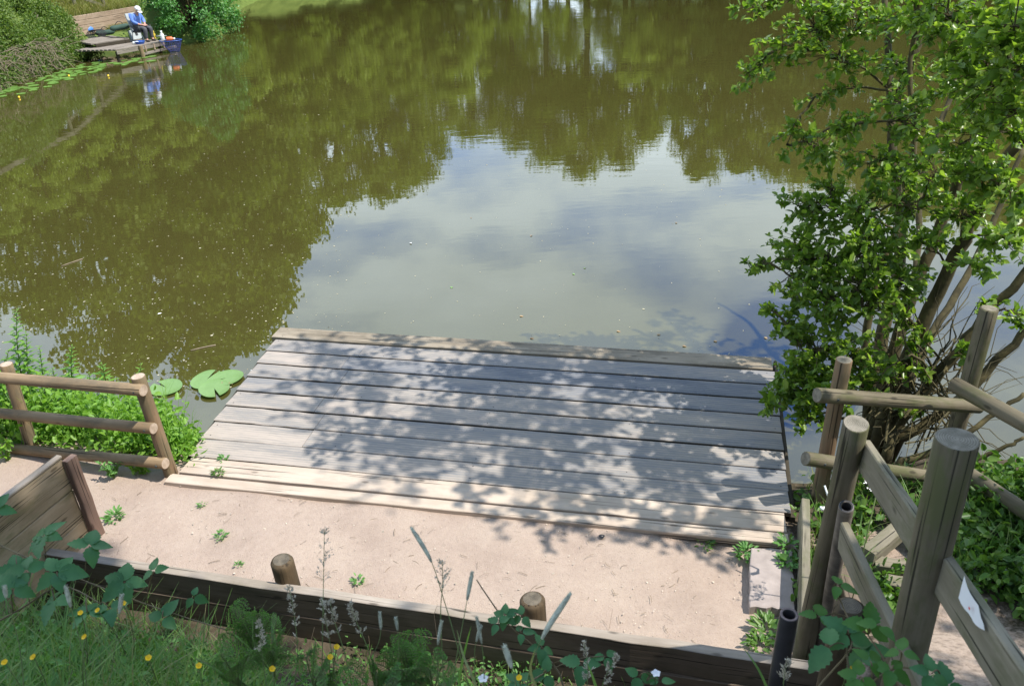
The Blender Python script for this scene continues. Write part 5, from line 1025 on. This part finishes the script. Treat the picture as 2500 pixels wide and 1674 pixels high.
# feathery plants
def feathery(x, y, dp, h, label, nst=9, sz=.16, mat='feather'):
    top = RP(x, y, dp); bs = np.array([top[0], top[1], top[2]-h]); t0 = thing('feathery_plant', label, 'plant', tuple(bs)); lm, sm_ = MB(), MB()
    for i in range(nst):
        a = rng.uniform(0, 6.28); e = top+np.array([math.cos(a)*sz*.7*rng.random(), math.sin(a)*sz*.6*rng.random(), rng.uniform(-.17, .0)]); P = bez(bs, e, (0, 0, .03), 10); tube(sm_, P, .0022, 4, caps=False)
        Tn = unit(P[-1]-P[-4]); sd0 = unit(np.cross(Tn, rdir(1)[0])); 
        for q in np.linspace(.35, 1, 11):
            k = min(int(q*9), 8); p = P[k]+(P[k+1]-P[k])*(q*9-k); ln = sz*.42*math.sin(math.pi*(.15+.8*(q-.35)/.65))+.01
            for sg in (-1, 1):
                dr = unit(sd0*sg+Tn*.55); e2 = p+dr*ln; tube(sm_, [p, e2], .0011, 3, caps=False)
                for u_ in (.3, .53, .76, 1.0):
                    for s2 in (-1, 1):
                        d3 = unit(dr*.7+np.cross(dr, np.cross(sd0, Tn))*s2*.8+rng.normal(0, .15, 3)); leafstrip(lm, p+dr*ln*u_, d3, np.cross(sd0, Tn)+rng.normal(0, .2, 3), .0125*(1.15-u_*.45), .0042, 2, .1, .2, 0, 'lance')
    sm_.build('stem', M['stemg'], t0, origin=bs); lm.build('leaves', M[mat], t0, origin=bs)
feathery(560, 1385, 2.95, .30, 'curly thistle-like plant in front of the timber edging', 11, .15); feathery(600, 1440, 2.8, .25, 'pale feathery weed right of the thistle-like plant', 9, .15); feathery(925, 1475, 2.6, .24, 'bushy feathery green plant at bottom centre', 13, .15); feathery(980, 1490, 2.55, .2, 'smaller feathery green plant right of the bushy one', 8, .12); feathery(520, 1480, 2.7, .22, 'feathery weed low among the left grass', 8, .14); feathery(700, 1500, 2.6, .16, 'low feathery weed left of the paired buttercups', 7, .12); feathery(850, 1530, 2.5, .16, 'low feathery weed under the bushy plant', 8, .13)
# buttercups
def buttercup(x, y, dp, label, h=.25):
    p = RP(x, y, dp); bs = p+np.array([rng.normal(0, .03), rng.normal(0, .02), -h]); t0 = thing('buttercup', label, 'flower', tuple(bs), 0, 'buttercups on the near bank'); mb = MB(); tube(mb, bez(bs, p, rng.normal(0, .012, 3), 7), .0018, 4); mb.build('stem', M['stemg'], t0, origin=bs)
    mb = MB(); n0 = unit(np.array([rng.normal(0, .3), -.3, 1])); e1 = unit(np.cross(n0, (1, 0, .1))); e2 = np.cross(n0, e1)
    for k in range(5):
        a = k*1.2566; dr = unit(e1*math.cos(a)+e2*math.sin(a)+n0*.55); leafstrip(mb, p, dr, unit(n0-dr*.5), .0125, .0125, 5, .12, -.15, 0, 'round', wav=0)
    mb.build('petals', M['yellow'], t0, origin=bs)
for x, y, dp, lab in ((185, 1402, 2.9, 'buttercup left of the upper row of three'), (225, 1396, 2.9, 'buttercup in the middle of the upper left row'), (282, 1380, 3.0, 'highest buttercup in front of the edging at left'), (195, 1457, 2.7, 'buttercup below the upper left row'), (12, 1515, 2.5, 'buttercup at the left photo edge'), (78, 1503, 2.5, 'buttercup near the lower left corner'), (340, 1505, 2.45, 'largest buttercup in the long grass'), (455, 1523, 2.5, 'small buttercup right of the long grass'), (622, 1530, 2.45, 'half open buttercup under the feathery weed'), (770, 1480, 2.6, 'upper buttercup of the pair at bottom centre'), (755, 1503, 2.58, 'lower buttercup of the pair at bottom centre'), (1188, 1550, 2.5, 'small buttercup beside the white flower at bottom'), (1948, 1527, 2.6, 'small buttercup at the right end of the edging')): buttercup(x, y, dp, lab)
for x, y, dp, lab in ((1105, 1552, 2.5, 'white bramble flower at the bottom centre edge'), (1500, 1540, 2.78, 'white bramble flower in front of the edging')):
    p = RP(x, y, dp); bs = p-np.array([0, 0, .12]); t0 = thing('bramble_flower', lab, 'flower', tuple(bs)); mb = MB(); tube(mb, [bs, p], .002, 4); mb.build('stem', M['stemg'], t0, origin=bs); mb = MB()
    for k in range(5):
        a = k*1.2566+.3; leafstrip(mb, p, np.array([math.cos(a), math.sin(a), .35]), np.array([0, 0, 1.]), .018, .015, 4, .1, .1, 0, 'round')
    mb.build('petals', M['white'], t0, origin=bs)
# seed heads
def seed_head(pts, kind, label, r_=.006, headlen=.3):
    P = smooth_path([RP(*q) for q in pts], 20); t0 = thing('grass_seed_head', label, 'grass', tuple(P[0]), 0, 'flowering grasses on the near bank'); mb = MB(); tube(mb, P, np.linspace(.0019, .0009, 20), 4); mb.build('stem', M['stemg'], t0, origin=P[0]); mb = MB(); k0 = int(20*(1-headlen))
    H = P[k0:]; n = len(H)
    if kind == 'spike':
        tube(mb, H, r_*np.sin(np.linspace(.25, 2.95, n))**.6+.0006, 7); m_ = 200
        for i in range(m_):
            q = rng.uniform(0, n-1.001); k = int(q); p = H[k]+(H[k+1]-H[k])*(q-k); Tn = unit(H[k+1]-H[k]); v = unit(np.cross(Tn, rdir(1)[0])); rr = r_*math.sin(.25+2.7*q/n)**.6; leafquads(mb, (p+v*rr*.8)[None], unit(Tn*1.3+v)[None], v[None], .0065, .0016, .05, .05)
    else:
        for i in range(26):
            q = rng.uniform(0, n-1.001); k = int(q); p = H[k]+(H[k+1]-H[k])*(q-k); Tn = unit(H[k+1]-H[k]); v = unit(np.cross(Tn, rdir(1)[0])); ln = (.05 if kind == 'panicle' else .028)*(1-.75*q/n)*rng.uniform(.4, 1); e = p+unit(Tn*.9+v)*ln; tube(mb, bez(p, e, (0, 0, .002), 4), .0006, 3, caps=False)
            m2 = 5 if kind == 'panicle' else 9; ps = p+(e-p)*rng.uniform(.4, 1.05, m2)[:, None]+rng.normal(0, .0022, (m2, 3)); leafquads(mb, ps, unit(unit(Tn+v)[None]+rng.normal(0, .3, (m2, 3))), rdir(m2), .0085, .0030, .1, .1)
    mb.build('seeds', M['seed'] if kind != 'spike' else M['seedg'], t0, origin=P[0])
for a in (([(735, 1640, 2.6), (738, 1430, 2.62), (740, 1320, 2.64), (742, 1212, 2.66)], 'panicle', 'tall thin grass panicle in front of the dirt right of the first post', .005, .38),
 ([(1090, 1640, 2.4), (1050, 1490, 2.42), (1015, 1370, 2.45), (985, 1280, 2.46), (940, 1205, 2.48)], 'spike', 'pale curved seed spike leaning left over the dirt', .0065, .30),
 ([(1020, 1640, 2.5), (1008, 1420, 2.52), (1012, 1340, 2.52), (1012, 1285, 2.52)], 'panicle', 'grass panicle beside the pale curved spike', .005, .45),
 ([(1020, 1640, 2.4), (1050, 1470, 2.42), (1065, 1390, 2.43), (1080, 1308, 2.44)], 'spike', 'upright greyish seed spike at bottom centre', .006, .30),
 ([(1190, 1640, 2.2), (1215, 1520, 2.22), (1250, 1440, 2.23), (1306, 1355, 2.24)], 'spike', 'thick dark seed spike leaning right past the second post', .008, .42),
 ([(1190, 1640, 2.1), (1178, 1555, 2.1), (1165, 1510, 2.1), (1153, 1475, 2.1)], 'spike', 'short bent seed spike at the bottom edge', .008, .5),
 ([(760, 1640, 2.6), (850, 1500, 2.62), (870, 1450, 2.62), (868, 1400, 2.62)], 'spike', 'slim seed spike left of the bushy feathery plant', .005, .3), ([(905, 1600, 2.6), (912, 1480, 2.6), (905, 1412, 2.6)], 'spike', 'small seed spike above the bushy feathery plant', .005, .3),
 ([(1010, 1640, 2.5), (1000, 1500, 2.5), (1010, 1420, 2.5)], 'spike', 'slim upright seed spike in front of the edging', .005, .4), ([(1110, 1640, 2.5), (1105, 1500, 2.5), (1090, 1410, 2.5)], 'spike', 'seed spike left of the bramble tip', .005, .4), ([(1095, 1640, 2.5), (1085, 1500, 2.5), (1100, 1430, 2.5)], 'spike', 'second seed spike left of the bramble tip', .005, .35),
 ([(780, 1640, 2.6), (760, 1500, 2.6), (745, 1420, 2.6), (735, 1370, 2.6)], 'cluster', 'pale clustered grass head above the buttercup pair', .005, .55), ([(660, 1640, 2.6), (680, 1500, 2.6), (672, 1400, 2.6), (660, 1340, 2.6)], 'cluster', 'clustered grass head over the edging left of the thin panicle', .005, .6), ([(820, 1640, 2.6), (790, 1500, 2.6), (765, 1420, 2.6), (755, 1375, 2.6)], 'cluster', 'clustered grass head leaning left beside the buttercups', .005, .5), ([(620, 1640, 2.7), (600, 1500, 2.7), (590, 1420, 2.7)], 'cluster', 'clustered grass head among the feathery weeds', .005, .5),
 ([(870, 1640, 2.6), (850, 1510, 2.6), (815, 1420, 2.6), (800, 1380, 2.6)], 'cluster', 'clustered grass head in front of the dark edging', .005, .5), ([(205, 1640, 2.4), (190, 1500, 2.4), (170, 1420, 2.4), (150, 1340, 2.4)], 'spike', 'grey seed spike in the long grass at left', .006, .25), ([(240, 1640, 2.4), (260, 1500, 2.4), (270, 1430, 2.4), (278, 1360, 2.4)], 'spike', 'second grey seed spike in the long grass at left', .006, .25), ([(60, 1640, 2.4), (45, 1480, 2.4), (20, 1390, 2.4), (10, 1340, 2.4)], 'spike', 'seed spike at the left photo edge', .006, .25), ([(1330, 1640, 2.6), (1345, 1540, 2.6), (1335, 1470, 2.6)], 'cluster', 'small seeding stem right of the dark spike', .005, .6), ([(1370, 1640, 2.6), (1380, 1560, 2.6), (1410, 1500, 2.6)], 'cluster', 'small yellowish seeding stem leaning right', .005, .6), ([(1790, 1640, 2.5), (1792, 1560, 2.5), (1800, 1510, 2.5)], 'cluster', 'small seeding stem right of the white flower', .005, .5)): seed_head(*a)
# blades that stand out
mb = MB()
for pts in ([(1060, 1640, 2.4), (1050, 1560, 2.4), (1065, 1480, 2.4), (1078, 1430, 2.4)], [(1110, 1640, 2.3), (1085, 1560, 2.3), (1060, 1500, 2.35), (1045, 1440, 2.4)], [(1270, 1640, 2.2), (1215, 1545, 2.2), (1225, 1480, 2.2)], [(1780, 1640, 2.4), (1740, 1540, 2.4), (1700, 1480, 2.45)], [(1385, 1640, 2.4), (1360, 1560, 2.4), (1345, 1520, 2.4)]):
    P = smooth_path([RP(*q) for q in pts], 12); wd = .008*np.sin(np.linspace(.6, 3.1, 12)); V = []
    for p, w__ in zip(P, wd): V += [p-CR*w__*.5, p+CR*w__*.5+np.array([0, .002, 0])]
    mb.add(V, [np.array([[2*i, 2*i+1, 2*i+3, 2*i+2] for i in range(11)])])
tag(mb.build('broad_grass', M['grass']), 'broad arching grass blades at bottom centre', 'grass', kind='stuff')
# chips and crumbs on the trodden dirt
mb = MB(); V = []; F = []; c = 0
for i in range(1500):
    x = rng.uniform(200, 1800); y = rng.uniform(1090, 1500)
    if not (1110+(x-380)*.095 < y < 1262+(x-20)*.148): continue
    p = G(x, y, .372); p[2] = gz(p[0], p[1])+.008; s_ = abs(rng.normal(0, .0035))+.0018; a = rng.uniform(0, 6.28); e = rng.uniform(.25, .9); tl_ = rng.normal(0, .3, 2)
    for q in (0, 1.3, 2.6, 3.9, 5.1):
        u_, v_ = s_*math.cos(q), s_*e*math.sin(q); V.append(p+np.array([u_*math.cos(a)-v_*math.sin(a), u_*math.sin(a)+v_*math.cos(a), u_*tl_[0]+v_*tl_[1]]))
    F.append([c, c+1, c+2, c+3, c+4]); c += 5
mb.add(V, [np.array(F)]); tag(mb.build('dirt_crumbs', M['chip'], smooth=False), 'pale wood chips and crumbs strewn on the dirt pad', 'chips', kind='stuff')
mb = MB()
for i in range(260):
    x = rng.uniform(200, 1800); y = rng.uniform(1090, 1500)
    if not (1110+(x-380)*.095 < y < 1262+(x-20)*.148): continue
    p = G(x, y, .372); p[2] = gz(p[0], p[1])+.009; a = rng.uniform(0, 6.28); ln = rng.uniform(.008, .04); dv = np.array([math.cos(a), math.sin(a), 0])*ln; tube(mb, bez(p-dv, p+dv, (rng.normal(0, .004), rng.normal(0, .004), .003), 4), rng.uniform(.0008, .0022), 3, caps=False)
tag(mb.build('dirt_litter', M['dry']), 'dry twigs and straw bits strewn over the dirt pad', 'litter', kind='stuff')
mb = MB(); V = []; n = 120; x = rng.uniform(500, 1800, n); y = np.array([rng.uniform(770+.062*(a-650)+30, 1060+.1*(a-430)) for a in x]); P = np.array([G(a, b_, .4065) for a, b_ in zip(x, y)]); sz = rng.uniform(.008, .028, n); leafquads(mb, P, rdir(n)*np.array([1, 1, .1]), unit(rng.normal(0, .15, (n, 3))+np.array([0, 0, 1])), sz, sz*.5)
tag(mb.build('leaf_litter', M['deadleaf'], smooth=False), 'small dead leaves and bits lying on the deck boards', 'leaf litter', kind='stuff')
p = G(1376, 1230, .38); p[2] = gz(p[0], p[1])+.009; mb = MB(); a = np.linspace(0, 6.283, 13)[:-1]; mb.add([p+np.array([.022*math.cos(q)*(1+.2*math.sin(3*q)), .022*math.sin(q), 0]) for q in a], [np.array([list(range(12))])]); tag(mb.build('burrow_hole', M['dark'], smooth=False), 'small dark hole in the dirt below the jetty', 'hole')
